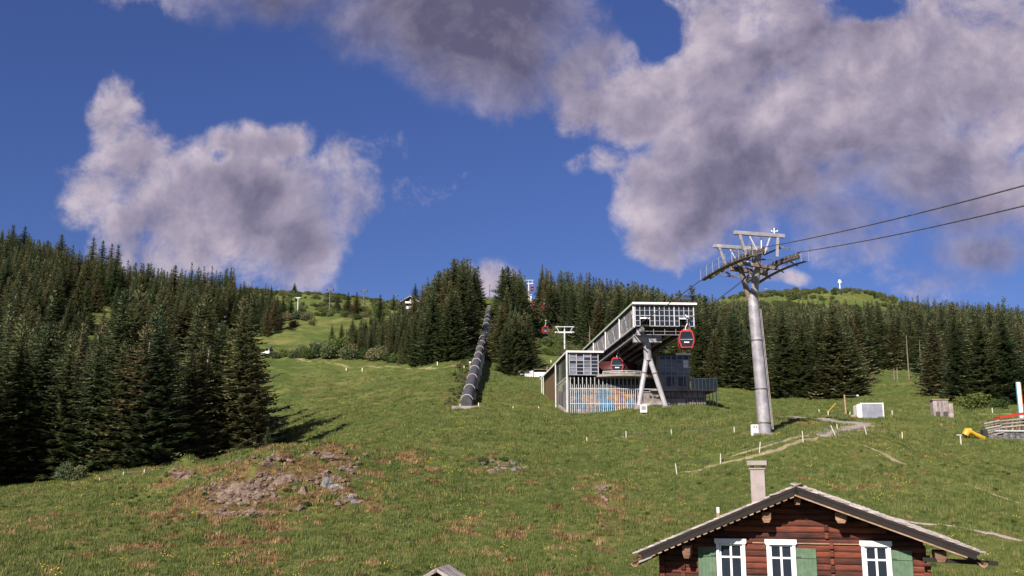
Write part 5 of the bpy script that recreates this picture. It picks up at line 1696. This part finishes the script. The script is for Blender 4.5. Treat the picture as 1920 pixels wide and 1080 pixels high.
# chimney with a slab on four stubs
cq = hs(1423, 935, 2.6)
cwid = .52
cz1 = hs(1423, 880, 2.6).z; cz2 = hs(1423, 873, 2.6).z; cz3 = hs(1423, 865, 2.6).z
ctop = MB().box(cq.x - cwid / 2, cq.x + cwid / 2, 2.35, 2.9, roof_z(cq.x) - .6, cz1).build('chimney', M['lead'], H, bevel=.015)
MB().box(cq.x - cwid / 2 - .04, cq.x + cwid / 2 + .04, 2.31, 2.94, cz1 + .001, cz1 + .05).build('chimney_collar', M['lead'], ctop)
for a in (-1, 1):
    for b in (2.36, 2.84): MB().box(cq.x + a * .2 - .05, cq.x + a * .2 + .05, b, b + .1, cz1 + .051, cz2).build('stub', M['lead'], ctop)
MB().box(cq.x - .36, cq.x + .36, 2.2, 3.05, cz2 + .001, cz3 + .02).build('cap_slab', M['concrete'], ctop, bevel=.015)
vq = hs(1347, 972, 3.0)
vp = MB().tube([(vq.x, 3.0, roof_z(vq.x) - .3), (vq.x, 3.0, hs(1347, 962, 3.0).z)], .07, 10).build('vent_pipe', M['rafter'], H)
MB().tube([(vq.x, 3.0, hs(1347, 961.5, 3.0).z), (vq.x, 3.0, hs(1347, 951, 3.0).z)], .06, 10).build('vent_cap', M['window_white'], vp)

# ---- small shed at the lower picture edge
sp = at(820, 1070, 40.5)
D = thing('small_shed', 'tiny wooden shed whose pitched roof just shows at the bottom edge', 'shed', (sp.x, sp.y, sp.z - 1.3), R(-12))
zr = 1.42
MB().box(-.75, .75, .15, 1.4, -.9, .85).build('wall', M['log'], D)
gb_ = MB(); gb_.v = [(-.75, .14, .85), (.75, .14, .85), (0, .14, 1.25), (-.75, 1.41, .85), (.75, 1.41, .85), (0, 1.41, 1.25)]; gb_.f = [(0, 1, 2), (5, 4, 3)]; gb_.build('gable', M['log'], D)
for sd in (-1, 1):
    for j in range(9):
        y0 = -.12 + j * .19
        MB().hexa([(0, y0, zr - .03), (sd * 1.02, y0, zr - .62), (sd * 1.02, y0 + .183, zr - .62), (0, y0 + .183, zr - .03), (0, y0, zr), (sd * 1.02, y0, zr - .59), (sd * 1.02, y0 + .183, zr - .59), (0, y0 + .183, zr)]).build('plank', M['shingle'], D)
    MB().bar((0, -.1, zr - .09), (sd * 1.0, -.1, zr - .68), .06, .11).build('barge_board', M['shingle'], D)
# ------------------------------------------------------------------ rocks of the knoll
def rock_f(k, b):
    v = world_vec(k)
    n = k.noise(v, 2.6, 9, .75, .6); n2 = k.noise(v, 11, 6, .8)
    x = k.m('ADD', k.m('MULTIPLY', n, .6), k.m('MULTIPLY', n2, .45))
    k.link(k.ramp(x, [(.42, (.020, .013, .010)), (.50, (.12, .08, .06)), (.57, (.21, .155, .12)), (.70, (.33, .275, .245))]), b.inputs['Base Color'])
    b.inputs['Roughness'].default_value = .9
    bump(k, b, x, .12, .9)
M['rock'] = mat('pinkish_grey_rock', rock_f)
def rock_g(k, b):
    rock_f(k, b)
    v = world_vec(k); n = k.noise(v, 3, 7, .7)
    k.link(k.ramp(n, [(.38, (.05, .048, .05)), (.55, (.19, .185, .19)), (.75, (.36, .35, .36))]), b.inputs['Base Color'])
M['rock_grey'] = mat('pale_grey_rock', rock_g)


def rock(u, v, w_px, h_px, lab, m='rock', seed=0, depth=.8, sink=.35, grp='rocks of the knoll'):
    p = hit(u, v + h_px * .25); w = w_px * p.y / F_PX / 2; h = h_px * p.y / F_PX
    bm = bmesh.new(); bmesh.ops.create_icosphere(bm, subdivisions=5 if w_px > 60 else 4, radius=1)
    co = np.array([x.co[:] for x in bm.verts])
    n = fbm(co[:, 0] * 1.7 + seed * 5, co[:, 2] * 1.7 + co[:, 1] * 1.3, 5, seed + 3, .6) * .55 + fbm(co[:, 0] * 6 + seed, co[:, 1] * 6 + co[:, 2] * 5, 3, seed + 9) * .22
    n = n + (fbm(co[:, 0] * 13 + seed, co[:, 1] * 9 + co[:, 2] * 13, 2, seed + 19) - .5) * .25
    q2 = np.random.default_rng(seed + 50)
    pl_ = q2.normal(size=(11, 3)); pl_[:, 2] = np.abs(pl_[:, 2]) * .8; pl_ /= np.linalg.norm(pl_, axis=1)[:, None]; dd = q2.uniform(.45, .85, 11)
    cut = np.min(np.where(co @ pl_.T > .15, dd[None, :] / np.maximum(co @ pl_.T, .15), 9), axis=1)    # broken along flat cleavage planes
    n = np.round(n * 9) / 9 * .5 + n * .5
    for vt, k, c_ in zip(bm.verts, n, cut):
        vt.co = vt.co * min(c_, 1.05) * (.80 + k * .5); vt.co.x *= w * 1.15; vt.co.y *= max(.6, w * depth); vt.co.z *= h * 1.0
    me = bpy.data.meshes.new('rock'); bm.to_mesh(me); bm.free(); me.materials.append(M[m])
    o = link_mesh('rock', me); o.location = (p.x, p.y + w * .25, p.z - h * sink + h * .12); o.rotation_euler = (R(-14), 0, random.uniform(-.3, .3))
    tag(o, lab, 'rock', grp)
    CLEAR.append((p.x, p.y, w * .4))


rock(470, 922, 120, 44, 'large pinkish rock outcrop at the left of the brown knoll', seed=1, depth=.5)
rock(420, 932, 70, 26, 'low crumbling rock sloping off the left side of the large outcrop', seed=2, depth=.5)
rock(540, 900, 70, 18, 'flat overhanging ledge above the dark hollow beside the large outcrop', seed=3, depth=.5, sink=.1)
rock(568, 918, 36, 26, 'slanted brown rock right of the dark hollow', seed=4)
rock(615, 905, 36, 16, 'pale grey boulder, upper one right of the ledge', 'rock_grey', 5)
rock(632, 911, 34, 14, 'pale grey flat slab leaning against the upper grey boulder', 'rock_grey', 6)
rock(657, 932, 24, 14, 'small dark-topped grey rock low on the right of the knoll', 'rock_grey', 7)
rock(662, 941, 26, 8, 'thin whitish stone under the small dark-topped rock', 'rock_grey', 8)
rock(350, 890, 50, 14, 'brown rocky scar at the left end of the knoll crest', seed=9, depth=.6)
rock(650, 882, 30, 12, 'brown crumbly rock on the upper right of the knoll', seed=10)
rock(965, 880, 26, 7, 'whitish flat stone on the right hump beside dark bushes', 'rock_grey', 11)
rock(962, 868, 20, 8, 'grey stone among the bushes on the right hump', 'rock_grey', 12)
rock(925, 884, 22, 7, 'small brown stone on the right hump', seed=13)
rock(440, 962, 60, 7, 'low brown earth ledge below the large outcrop', seed=14)
rock(560, 952, 24, 8, 'small brown stone beside the fern clump', seed=15)
rock(500, 868, 40, 8, 'brown turf edge rock on the left crest of the knoll', seed=16)
rock(620, 856, 50, 9, 'brown turf edge rock on the top crest of the knoll', seed=17)
rock(1128, 912, 30, 12, 'brown earthy hump right of the knoll towards the chalet', seed=18)
rock(1132, 935, 20, 10, 'small brown scar below the earthy hump near the chalet', seed=19)

rcoll = bpy.data.collections.new('rubble')
for i in range(4):
    bm = bmesh.new(); bmesh.ops.create_icosphere(bm, subdivisions=2, radius=.16)
    for vt in bm.verts: vt.co *= random.uniform(.6, 1.25); vt.co.z *= .7
    me = bpy.data.meshes.new('stone'); bm.to_mesh(me); bm.free(); me.materials.append(M['rock'])
    rcoll.objects.link(bpy.data.objects.new('stone', me))
RX = []
for (u, v, ru, rv, n) in [(460, 925, 75, 22, 230), (540, 900, 50, 12, 70), (625, 905, 40, 14, 30), (650, 875, 34, 14, 30), (440, 964, 70, 4, 60), (350, 892, 32, 6, 22), (500, 862, 60, 8, 18), (610, 853, 55, 6, 18), (940, 876, 40, 10, 24), (655, 940, 28, 8, 24), (1130, 922, 18, 12, 8)]:
    for _ in range(n):
        p = hit(u + random.gauss(0, ru * .5), v + random.gauss(0, rv * .5)); RX.append(p)
RX = np.array([tuple(p) for p in RX])
scatter('rubble', RX, rng.uniform(.4, 1.7, len(RX)) ** 1.3, rng.uniform(0, 6.28, len(RX)), rng.integers(0, 4, len(RX)), rcoll, 'broken brown and pinkish stones strewn over the rocky knoll')

# ------------------------------------------------------------------ paths
M['gravel'] = plain('gravel_path', (.28, .235, .215), .95, vary=.25, scale=6, bmp=.02)
M['worn_dim'] = plain('half_grown_track', (.20, .19, .085), .95, vary=.3, scale=3, bmp=.02, dirt=(.13, .16, .05))
M['worn'] = plain('worn_earth', (.25, .205, .125), .95, vary=.35, scale=4, bmp=.02, dirt=(.14, .15, .05))
path('path', [(1452, 781), (1500, 783), (1560, 790), (1595, 793), (1632, 799)], (1.1, 2.4), M['gravel'], 'grey gravel path leading right from the pylon')
path('path', [(1640, 799), (1610, 801), (1580, 807), (1560, 811), (1536, 818)], (3.2, 3.0), M['gravel'], 'grey gravel patch where the path turns back to the fence')
path('path', [(1536, 820), (1490, 832), (1440, 848), (1390, 862), (1330, 876), (1270, 888)], (.55, .4), M['worn'], 'narrow worn footpath along the white fence stakes')
path('path', [(1520, 815), (1470, 828), (1420, 843), (1370, 857)], (.35, .25), M['worn'], 'second faint wheel track beside the worn footpath', jit=.5)
path('path', [(1620, 836), (1650, 848), (1675, 862), (1700, 872)], (.55, .4), M['worn'], 'short bare earth track above the chalet roof')
path('path', [(1810, 908), (1850, 922), (1885, 935), (1925, 947)], (.35, .3), M['worn'], 'thin pale footpath at the right picture edge')
path('path', [(1660, 968), (1700, 978), (1760, 985), (1830, 996), (1925, 1017)], (.32, .42), M['gravel'], 'pale footpath running right from behind the chalet roof')
path('path', [(500, 668), (560, 672), (620, 682), (700, 688), (800, 690), (870, 690)], 1.0, M['worn_dim'], 'grassy track below the shrub belt', jit=.5, lift=.04)
path('path', [(500, 668), (540, 660), (590, 648), (640, 640)], 1.3, M['worn_dim'], 'dusty track climbing the pasture from the truck', jit=.5, lift=.06)
path('path', [(1640, 777), (1740, 777), (1840, 777), (1925, 779)], .4, M['worn_dim'], 'thin pale track passing behind the wooden hut', jit=.5)

# ------------------------------------------------------------------ fence stakes
M['stake'] = plain('pale_stake', (.62, .56, .40), .7, vary=.15)
M['stake_white'] = plain('white_plastic_stake', (.50, .49, .42), .5, vary=.08)
stakes = [(1269, 890, 20, 'w', 'white stake, lowest of the row along the footpath'), (1351, 871, 20, 'w', 'white stake on the footpath between the lowest and the leaning one'), (1424, 850, 20, 'w', 'leaning white stake above the chalet chimney'), (1506, 830, 21, 'w', 'white stake nearest the lower end of the gravel patch'),
          (1567, 819, 22, 'w', 'leaning white stake in the gravel patch'), (1625, 817, 17, 'w', 'white stake right of the gravel patch'), (1692, 826, 17, 'y', 'stout orange-backed stake alone in the right meadow'),
          (1377, 815, 14, 'w', 'white stake just left of the white cabinet'), (1325, 816, 11, 'b', 'brownish stake between two white ones left of the pylon'), (1259, 818, 13, 'w', 'white stake in the middle of the row below the station'), (1174, 822, 13, 'w', 'white stake below the left part of the station'), (1100, 829, 9, 'w', 'smallest white stake at the left end of the station row'),
          (1554, 807, 12, 'b', 'brown stake behind the gravel patch'), (1570, 806, 11, 'w', 'thin white stake close behind the gravel patch'), (1571, 788, 16, 'g', 'grey-green stake left of the leaning pole'), (1583, 789, 14, 'y', 'yellowish stake beneath the leaning pole'), (1594, 781, 9, 'w', 'short white stake right of the leaning pole'), (1553, 779, 8, 'w', 'short white stake under the yellow bar'),
          (1536, 775, 7, 'g', 'short grey stake far left of the yellow bar'), (1673, 780, 10, 'w', 'white stake just right of the white container'), (1861, 775, 10, 'g', 'pale green stake between hut and right picture edge'), (1358, 775, 6, 'b', 'tiny stake right of the station terrace'), (1366, 776, 7, 'b', 'second tiny stake right of the station terrace'),
          (186, 903, 7, 'w', 'white stake in grass at the left wood, first from left'), (231, 893, 8, 'w', 'white stake in grass at the left wood, second from left'), (270, 888, 8, 'w', 'white stake in grass at the left wood, third from left'), (314, 886, 7, 'w', 'white stake in grass at the left wood, fourth from left'),
          (649, 695, 5, 'y', 'tiny yellowish stake in the pasture, leftmost'), (679, 696, 6, 'y', 'tiny yellowish stake in the pasture, second from left'), (820, 686, 7, 'y', 'yellowish stake before the shrub belt'), (870, 691, 5, 'y', 'yellowish stake beside the pipeline'), (1033, 680, 5, 'y', 'tiny stake on the grass above the station, left one'), (1046, 680, 5, 'y', 'tiny stake on the grass above the station, right one'),
          (897, 762, 7, 'y', 'small stake right of the pipeline foot'), (962, 767, 5, 'y', 'tiny stake on the crest between pipeline and station'), (1010, 767, 5, 'w', 'tiny stake beside the left corner of the station')]
top_of = {}
for u, v, hpx, c, lab in stakes:
    far_ = v < 700
    p = hit(u, v, 40 if u > 900 else 78); h = hpx * p.y / F_PX; w = max(.035, 1.6 * p.y / F_PX / 1.0 * .5)
    lean = {1424: -.12, 1567: .38, 1351: -.03, 1625: .18, 1269: .1}.get(u, random.uniform(-.04, .04))
    m_ = M['stake_white'] if c == 'w' else M['stake'] if c == 'y' else M['bark'] if c == 'b' else M['green_edge']
    t = thing('fence_stake', lab, 'stake', p, 0, 'fence stakes'); t.rotation_euler = (0, -lean, 0)
    MB().box(-w, w, -w * .6, w * .6, -.3, h - .1).build('post', m_, t)
    MB().box(-w * .9, w * .9, -w * .5, w * .5, h - .099, h).build('tip', M['orange'] if u == 1692 else m_, t)
    if hpx > 10 and c == 'w': MB().box(w + .001, w + .04, -.02, .02, h * .7, h * .7 + .05).build('insulator', M['black'], t)
    top_of[u] = p + Vector((0, 0, h * .72))
def wire(us, lab):
    P = [top_of[u] for u in us]
    o = MB().tube([q - P[0] for q in P], .006, 4).build('fence_wire', M['steel']); o.location = P[0]
    tag(o, lab, 'wire', 'fence wires')
wire([1269, 1351, 1424, 1506, 1567, 1625, 1692], 'thin electric wire along the footpath stakes')
wire([1100, 1174, 1259, 1325, 1377], 'thin electric wire along the stakes below the station')
wire([186, 231, 270, 314], 'thin electric wire along the stakes at the left wood')

# ------------------------------------------------------------------ things in the right meadow
# white container with a closed curtain side
p = hit(1634, 785, 60)
wpx = p.y / F_PX
C_ = thing('site_container', 'white box container with grey tarpaulin front in the right meadow', 'container', p, R(-6))
w = 44 * wpx; h = 29 * wpx
MB().box(-w / 2 + .25, w / 2, 0, 1.8, -.3, h).build('box_body', M['white'], C_, bevel=.02)
MB().box(-w / 2 + .31, w / 2 - .06, -.05, -.002, .05, h - .08).build('tarpaulin', mat('grey_tarpaulin', lambda k, b: (k.link(k.ramp(k.noise(world_vec(k), 1.2, 4, .5), [(.35, (.17, .18, .235)), (.7, (.25, .26, .32))]), b.inputs['Base Color']), b.inputs.__getitem__('Roughness').__setattr__('default_value', .6))), C_)
for x in (-w / 2 + .25, w / 2): MB().box(x - .05, x + .05, -.10, -.051, -.25, h + .03).build('corner_post', M['white'], C_)
lm = MB()
for i, x in enumerate((-.42, -.28, -.14, .06, .20, .34)): lm.box(x, x + .1, -.058, -.052, h * .48, h * .48 + .12)
for i in range(3): lm.bar((-.12 + i * .08, -.055, h * .68), (-.02 + i * .04, -.055, h * .76), .03, .006)
lm.build('faded_lettering', M['steel'], C_)
MB().box(-w / 2 - .15, -w / 2 + .19, .1, 1.7, -.2, h * .9).build('side_flap', M['white'], C_)
MB().box(-w / 2 - .75, -w / 2 - .16, .3, .9, .15, .4).build('drawbar', M['rafter'], C_)
CLEAR.append((p.x, p.y + .9, 1.6))
# grey wooden hut
p = hit(1766, 783, 60); wpx = p.y / F_PX
U_ = thing('wooden_hut', 'small grey weathered board hut on the right meadow', 'hut', p, R(-10))
w = 27 * wpx; h = 33 * wpx
def gw(k, b): wood_f((.10, .085, .085), (.24, .20, .195), (.38, .33, .32), zs=1.2)(k, b)
M['grey_wood'] = mat('grey_boards', gw)
for i in range(8):
    x0 = -w / 2 + i * w / 8
    MB().box(x0 + .01, x0 + w / 8 - .008, random.uniform(-.02, .0), .04, -.3 + (.25 if i == 0 else 0), h - .02).build('plank', M['grey_wood'], U_)
MB().box(-w / 2, w / 2, .05, 1.3, -.2, h - .05).build('hut_body', M['grey_wood'], U_)
MB().box(w / 2 + .002, w / 2 + .5, .25, 1.3, -.3, h * .8).build('side_annex', M['grey_wood'], U_)
MB().box(-w / 2 - .1, w / 2 + .06, -.14, 1.4, h, h + .07).build('roof', M['rafter'], U_)
for x in (-w * .22, w * .27): MB().box(x - .22, x + .22, -.05, -.022, .12, .62).build('opening', M['dark_in'], U_)
CLEAR.append((p.x, p.y + .6, 1.2))
# leaning pole with lamp arm
p = hit(1587, 779, 60); a = at(1583, 740, p.y)
Q_ = thing('lamp_pole', 'thin leaning wooden pole with a side arm before the right wood', 'pole', p)
MB().tube([(0, 0, -.4), tuple(a - p)], [.10, .07], 8).build('post', M['rafter'], Q_)
MB().bar(tuple(a - p + Vector((-.1, 0, -.1))), tuple(at(1610, 742, p.y) - p), .06).build('arm', M['steel_dark'], Q_)
e = at(1608, 742, p.y) - p
MB().lathe(tuple(e), [(.05, -.12), (.14, -.05), (.12, .08), (.03, .12)], 10).build('lamp', M['white'], Q_)
# yellow slanted bar
p = hit(1547, 776, 60); a = at(1567, 756, p.y)
o = MB().bar((0, 0, -.1), tuple(a - p), .09, .07).build('slalom_bar', M['yellow']); o.location = p
tag(o, 'slanted thin yellow bar standing in the meadow left of the pole', 'bar')
MB().tube([(0, 0, 0), (.02, 0, -.9)], .02, 6)
# yellow slide
p = hit(1828, 824, 60); k_s = p.y / F_PX
Y_ = thing('yellow_slide', 'bright yellow plastic tube slide lying down the grass', 'slide', p)
sl_pts = [at(1812, 811, p.y) - p, at(1818, 811, p.y) - p, at(1827, 816, p.y) - p, at(1838, 821, p.y - .4) - p, at(1845, 824, p.y - .8) - p]
sm_ = MB(); n = len(sl_pts)
for i, q in enumerate(sl_pts):
    for a in np.linspace(-.2, PI + .2, 9): sm_.v.append((q.x, q.y + math.cos(a) * .32, q.z - math.sin(a) * .28 + .18))
    for a in np.linspace(PI + .2, -.2, 9): sm_.v.append((q.x, q.y + math.cos(a) * .26, q.z - math.sin(a) * .22 + .18))
for i in range(n - 1):
    for j in range(18): k2_ = (j + 1) % 18; sm_.f.append((i * 18 + j, i * 18 + k2_, (i + 1) * 18 + k2_, (i + 1) * 18 + j))
sm_.f.append(tuple(range(18))); sm_.f.append(tuple((n - 1) * 18 + j for j in range(17, -1, -1)))
sm_.build('chute', M['yellow'], Y_)
q = sl_pts[0]
MB().tube([tuple(q + Vector((-.15, 0, -.25))), tuple(q + Vector((.1, 0, .12))), tuple(q + Vector((.4, 0, .1)))], [.3, .34, .3], 12).build('entry_hood', M['yellow'], Y_, smooth=True)
MB().bar(tuple(q + Vector((.1, .1, -.9))), tuple(q + Vector((.1, .1, 0))), .1).build('support', M['steel_dark'], Y_)
# white-topped post with board before the slide
p = hit(1802, 834, 60)
t = thing('marker_post', 'white post with a small flat board on top left of the yellow slide', 'post', p)
MB().box(-.05, .05, -.03, .03, -.2, .78).build('post', M['stake_white'], t); MB().box(-.32, .12, -.06, .06, .781, .85).build('board', M['steel_light'], t)
# stone and timber water works at the right edge
p = hit(1893, 826, 60); k_ = p.y / F_PX
K_ = thing('playground_trough', 'stone-walled timber play structure with red rim at the right edge', 'play structure', p, R(4))
def kx(u): return (u - 1893) * k_
def kz(v): return (826 - v) * k_
rs = random.Random(5)
z = -.3
for row in range(6):
    x = kx(1869) + rs.uniform(0, .1)
    while x < kx(1935):
        ww = rs.uniform(.22, .5)
        MB().box(x + .008, x + ww - .008, rs.uniform(-.05, .0), .5, z + .006, z + .2 - .006).build('stone', M['rock_grey'], K_, bevel=.015)
        x += ww
    z += .2
MB().box(kx(1868), kx(1940), .05, 1.6, -.3, kz(810)).build('core_wall', M['concrete'], K_)
MB().box(kx(1866), kx(1940), -.12, 1.7, kz(809.5), kz(807)).build('coping', M['steel_light'], K_)
for i in range(9):
    x = kx(1874 + i * 6.5); MB().bar((x, .5, kz(807)), (x + rs.uniform(-.3, .3), .5, kz(787)), .12).build('log_post', M['rafter'] if i % 2 else M['bark'], K_)
for i, v in enumerate((802, 796, 790)):
    MB().bar((kx(1876), .42, kz(v)), (kx(1940), .42, kz(v - 6)), .1, .12).build('slat', M['grey_wood'], K_)
MB().hexa([(kx(1881), .2, kz(785)), (kx(1945), .2, kz(776)), (kx(1945), 1.2, kz(776)), (kx(1881), 1.2, kz(785)), (kx(1881), .2, kz(781.5)), (kx(1945), .2, kz(771)), (kx(1945), 1.2, kz(771)), (kx(1881), 1.2, kz(781.5))]).build('red_rim', M['red'], K_)
F_ = thing('slatted_ramp', 'grey slatted wooden ramp leaning up left of the red rim', 'ramp', hit(1862, 822, 60), R(4))
for i in range(6):
    z0 = .25 + i * .22
    MB().bar((-.5 + i * .0, -.1 + i * .1, z0), (1.0, -.1 + i * .1, z0 + .28), .07, .10).build('slat', M['grey_wood'], F_)
MB().bar((-.5, -.05, .2), (-.55, .5, 1.5), .08).build('side_rail', M['steel_dark'], F_); MB().box(-.42, .25, -.35, .1, -.2, .33).build('plinth', M['rock_grey'], F_, bevel=.03)
MB().box(-.95, -.5, -.1, .35, -.2, .75).build('dark_box', M['black'], F_)
# tall striped panel pole cut by the picture edge
p = hit(1916, 800, 60)
B_ = thing('banner_pole', 'tall white flag banner with orange edge at the right picture edge', 'banner', p)
zt_ = at(1916, 716, p.y).z - p.z
MB().box(-.2, -.12, -.05, .05, -.3, zt_).build('pole', M['blue'], B_)
MB().box(-.119, .25, -.02, .02, .9, zt_ - .02).build('banner_cloth', M['white'], B_); MB().box(.251, .34, -.02, .02, 1.4, zt_ - .1).build('orange_stripe', M['orange'], B_)

# ------------------------------------------------------------------ uphill details
# boards at the small clump
p = hit(992, 700, 120); k_ = p.y / F_PX
p = p - Vector((-.5, 5, 0)) * 1.0; p.z = gz(p.x, p.y)
G_ = thing('wooden_stand', 'pale board stand with two panels below the small spruce clump', 'stand', p)
MB().box(-28 * k_, 2 * k_, -.1, .1, -.2, 12 * k_).build('panel', M['white'], G_); MB().box(3 * k_, 27 * k_, -.1, .1, -.2, 9 * k_).build('panel', M['white'], G_)
for i in range(8): MB().box((-28 + i * 4.2) * k_, (-27.3 + i * 4.2) * k_, -.14, -.101, -.2, 12 * k_).build('slat', M['rusty'], G_)
for x in (-28, 2.5, 27): MB().box(x * k_ - .06, x * k_ + .06, .101, .22, -.3, (20 if x == 27 else 13) * k_).build('post', M['rafter'], G_)
MB().box(3 * k_, 27 * k_, .11, .2, 14 * k_, 15 * k_).build('top_rail', M['rafter'], G_)
# worker's marker beside the pipeline
p = hit(881.5, 690, 120); k_ = p.y / F_PX
t = thing('marker_post', 'short dark post with white cap left of the big pipeline', 'post', p)
MB().tube([(0, 0, -.2), (0, 0, 8 * k_)], .14, 8).build('post', M['rusty'], t); MB().lathe((0, 0, 8 * k_), [(.05, 0), (.22, .1), (.22, .3), (.05, .42)], 10).build('cap', M['white'], t)
# truck on the pasture track
p = hit(500, 667, 150); k_ = p.y / F_PX
V_ = thing('tipper_truck', 'white tipper truck on the pasture track beside the left spruces', 'truck', p, R(-14))
s_ = k_ * 1.0
def bx(u0, u1, v0, v1, y0, y1): return MB().box(u0 * s_, u1 * s_, y0, y1, v0 * s_, v1 * s_)
bx(-13.5, .2, 2.6, 4.0, -1.0, 1.0).build('chassis', M['steel_dark'], V_)
bd = MB(); P_ = [(-14, 4.1), (.0, 4.1), (.2, 8.6), (-15.5, 7.6)]
bd.v = [(x * s_, -1.15, z * s_) for x, z in P_] + [(x * s_, 1.15, z * s_) for x, z in P_]
bd.f = [(0, 1, 2, 3), (7, 6, 5, 4)] + [(i, i + 4, (i + 1) % 4 + 4, (i + 1) % 4) for i in range(4)]
bd.build('tipper_body', M['white'], V_)
bx(.25, .9, 4, 12.5, -1.1, 1.1).build('headboard', M['white'], V_)
cabm = MB(); P_ = [(1.6, 3), (9.3, 3), (9.3, 7), (8.3, 12.6), (1.8, 12.6)]
cabm.v = [(x * s_, -1.1, z * s_) for x, z in P_] + [(x * s_, 1.1, z * s_) for x, z in P_]
cabm.f = [tuple(range(5)), tuple(range(9, 4, -1))] + [(i, i + 5, (i + 1) % 5 + 5, (i + 1) % 5) for i in range(5)]
co = cabm.build('cab', M['white'], V_)
bx(4.2, 7.6, 8.2, 11.6, -1.13, -1.101).build('side_window', M['glass'], co); bx(9.0, 9.5, 7.2, 11.5, -.95, .95).build('windscreen', M['glass'], co)
bx(9.31, 9.9, 2.6, 5.0, -1.05, 1.05).build('bumper', M['black'], V_)
for x in (-10.5, -6.5, 5.0):
    for y in (-1.0, .75):
        w_o = MB().tube([(x * s_, y, 2.4 * s_), (x * s_, y + .28, 2.4 * s_)], 2.5 * s_, 14).build('wheel', M['black'], V_)
        MB().tube([(x * s_, y - .02, 2.4 * s_), (x * s_, y + .3, 2.4 * s_)], 1.2 * s_, 10).build('rim', M['steel'], w_o)
# hillside chalet on the skyline
p = at(767, 582, 400); k_ = p.y / F_PX
A_ = thing('hillside_chalet', 'small dark timber chalet with white balcony on the skyline', 'house', p, R(8))
MB().box(-13 * k_, 15 * k_, 0, 8, -3, 16 * k_).build('wall', M['dark_in'], A_)
gbl = MB(); gbl.v = [(-13 * k_, -.02, 16 * k_), (15 * k_, -.02, 16 * k_), (1 * k_, -.02, 26 * k_)]; gbl.f = [(0, 1, 2)]; gbl.build('gable', M['log'], A_)
for sd, x in ((-1, -18), (1, 21)):
    MB().hexa([(1 * k_, -1.2, 26.2 * k_), (x * k_, -1.2, 14 * k_), (x * k_, 9, 14 * k_), (1 * k_, 9, 26.2 * k_), (1 * k_, -1.2, 28 * k_), (x * k_, -1.2, 15.5 * k_), (x * k_, 9, 15.5 * k_), (1 * k_, 9, 28 * k_)]).build('roof', M['shingle'], A_)
MB().box(-8 * k_, 10 * k_, -1.0, -.85, 13 * k_, 16.5 * k_).build('balcony', M['white'], A_); MB().box(-9 * k_, 11 * k_, -.8, -.05, 12.0 * k_, 13 * k_).build('balcony_floor', M['log'], A_)
MB().box(-6 * k_, 6 * k_, -.08, -.02, 3 * k_, 8 * k_).build('window', M['white'], A_); MB().box(1 * k_, 3 * k_, -.09, -.03, 18 * k_, 22 * k_).build('window', M['white'], A_)
# keep the ground clear under buildings and along paths
for o in list(col.objects):
    if o.name.startswith('path'):
        for vtx in list(o.data.vertices)[2::15]: CLEAR.append((vtx.co.x, vtx.co.y, .55 if o.data.vertices[0].co.y < 95 else .9))
for xx0 in np.arange(-6, 13, 2.2):
    for yy0 in np.arange(1, 30, 2.5):
        q = ST_O + ax_x * xx0 + ax_y * (yy0 + 9.5); CLEAR.append((q.x, q.y, 1.7))
for xx0 in np.arange(-4.5, 5.5, 1.6):
    for yy0 in np.arange(0, 10, 1.6):
        q = HO + hx * xx0 + hy * yy0; CLEAR.append((q.x, q.y, 1.4))
# ------------------------------------------------------------------ grass last, when all clearings are known
def clear_mask(x, y):
    m = np.ones(len(x), bool)
    for (cx, cy, r) in CLEAR:
        m &= (x - cx)**2 + (y - cy)**2 > r * r
    return m
k2 = grass_keep & clear_mask(xx, yy)
gx, gy = xx[k2], yy[k2]
scatter('grass', np.stack([gx, gy, ground_z(gx, gy)], 1), (.55 + 1.0 * dens[k2]) * (.55 + .9 * fbm(gx / 4, gy / 4, 3, 131)) * rng.uniform(.7, 1.4, k2.sum()) * np.clip(gy / 90, .8, 1.15), rng.uniform(0, 6.28, k2.sum()), rng.integers(0, 5, k2.sum()), gcoll,
        'green grass tufts growing all over the near slope')
ND = 26000
xd = rng.uniform(-.6, .45, ND); yd = 38 + 60 * rng.random(ND); xd = xd * yd
d_ = dryness(xd, yd); kd = (rng.random(ND) < d_ * 1.1) & clear_mask(xd, yd)
xd, yd = xd[kd], yd[kd]
scatter('dry_grass', np.stack([xd, yd, ground_z(xd, yd)], 1), rng.uniform(.8, 1.7, len(xd)), rng.uniform(0, 6.28, len(xd)), rng.integers(0, 3, len(xd)), dcoll,
        'straw-coloured dead grass tufts on the brown patches of the slope')
kc = clear_mask(*HERB); hx_, hy_ = HERB[0][kc], HERB[1][kc]
scatter('meadow_herbs', np.stack([hx_, hy_, ground_z(hx_, hy_) - .04], 1), rng.uniform(.05, .15, len(hx_)), rng.uniform(0, 6.28, len(hx_)), rng.integers(0, 2, len(hx_)), scr,
        'low leafy herbs and docks clumped in the meadow')
NF = 900
yf = 40 + 60 * rng.random(NF); xf = rng.uniform(-.56, .56, NF) * yf
kf = (fbm(xf / 5, yf / 5, 3, 91) > .50) & clear_mask(xf, yf); xf, yf = xf[kf], yf[kf]
scatter('wildflowers', np.stack([xf, yf, ground_z(xf, yf)], 1), rng.uniform(.8, 1.4, len(xf)), rng.uniform(0, 6.28, len(xf)), np.zeros(len(xf)), fcoll,
        'small yellow wildflowers dotted through the near meadow grass')
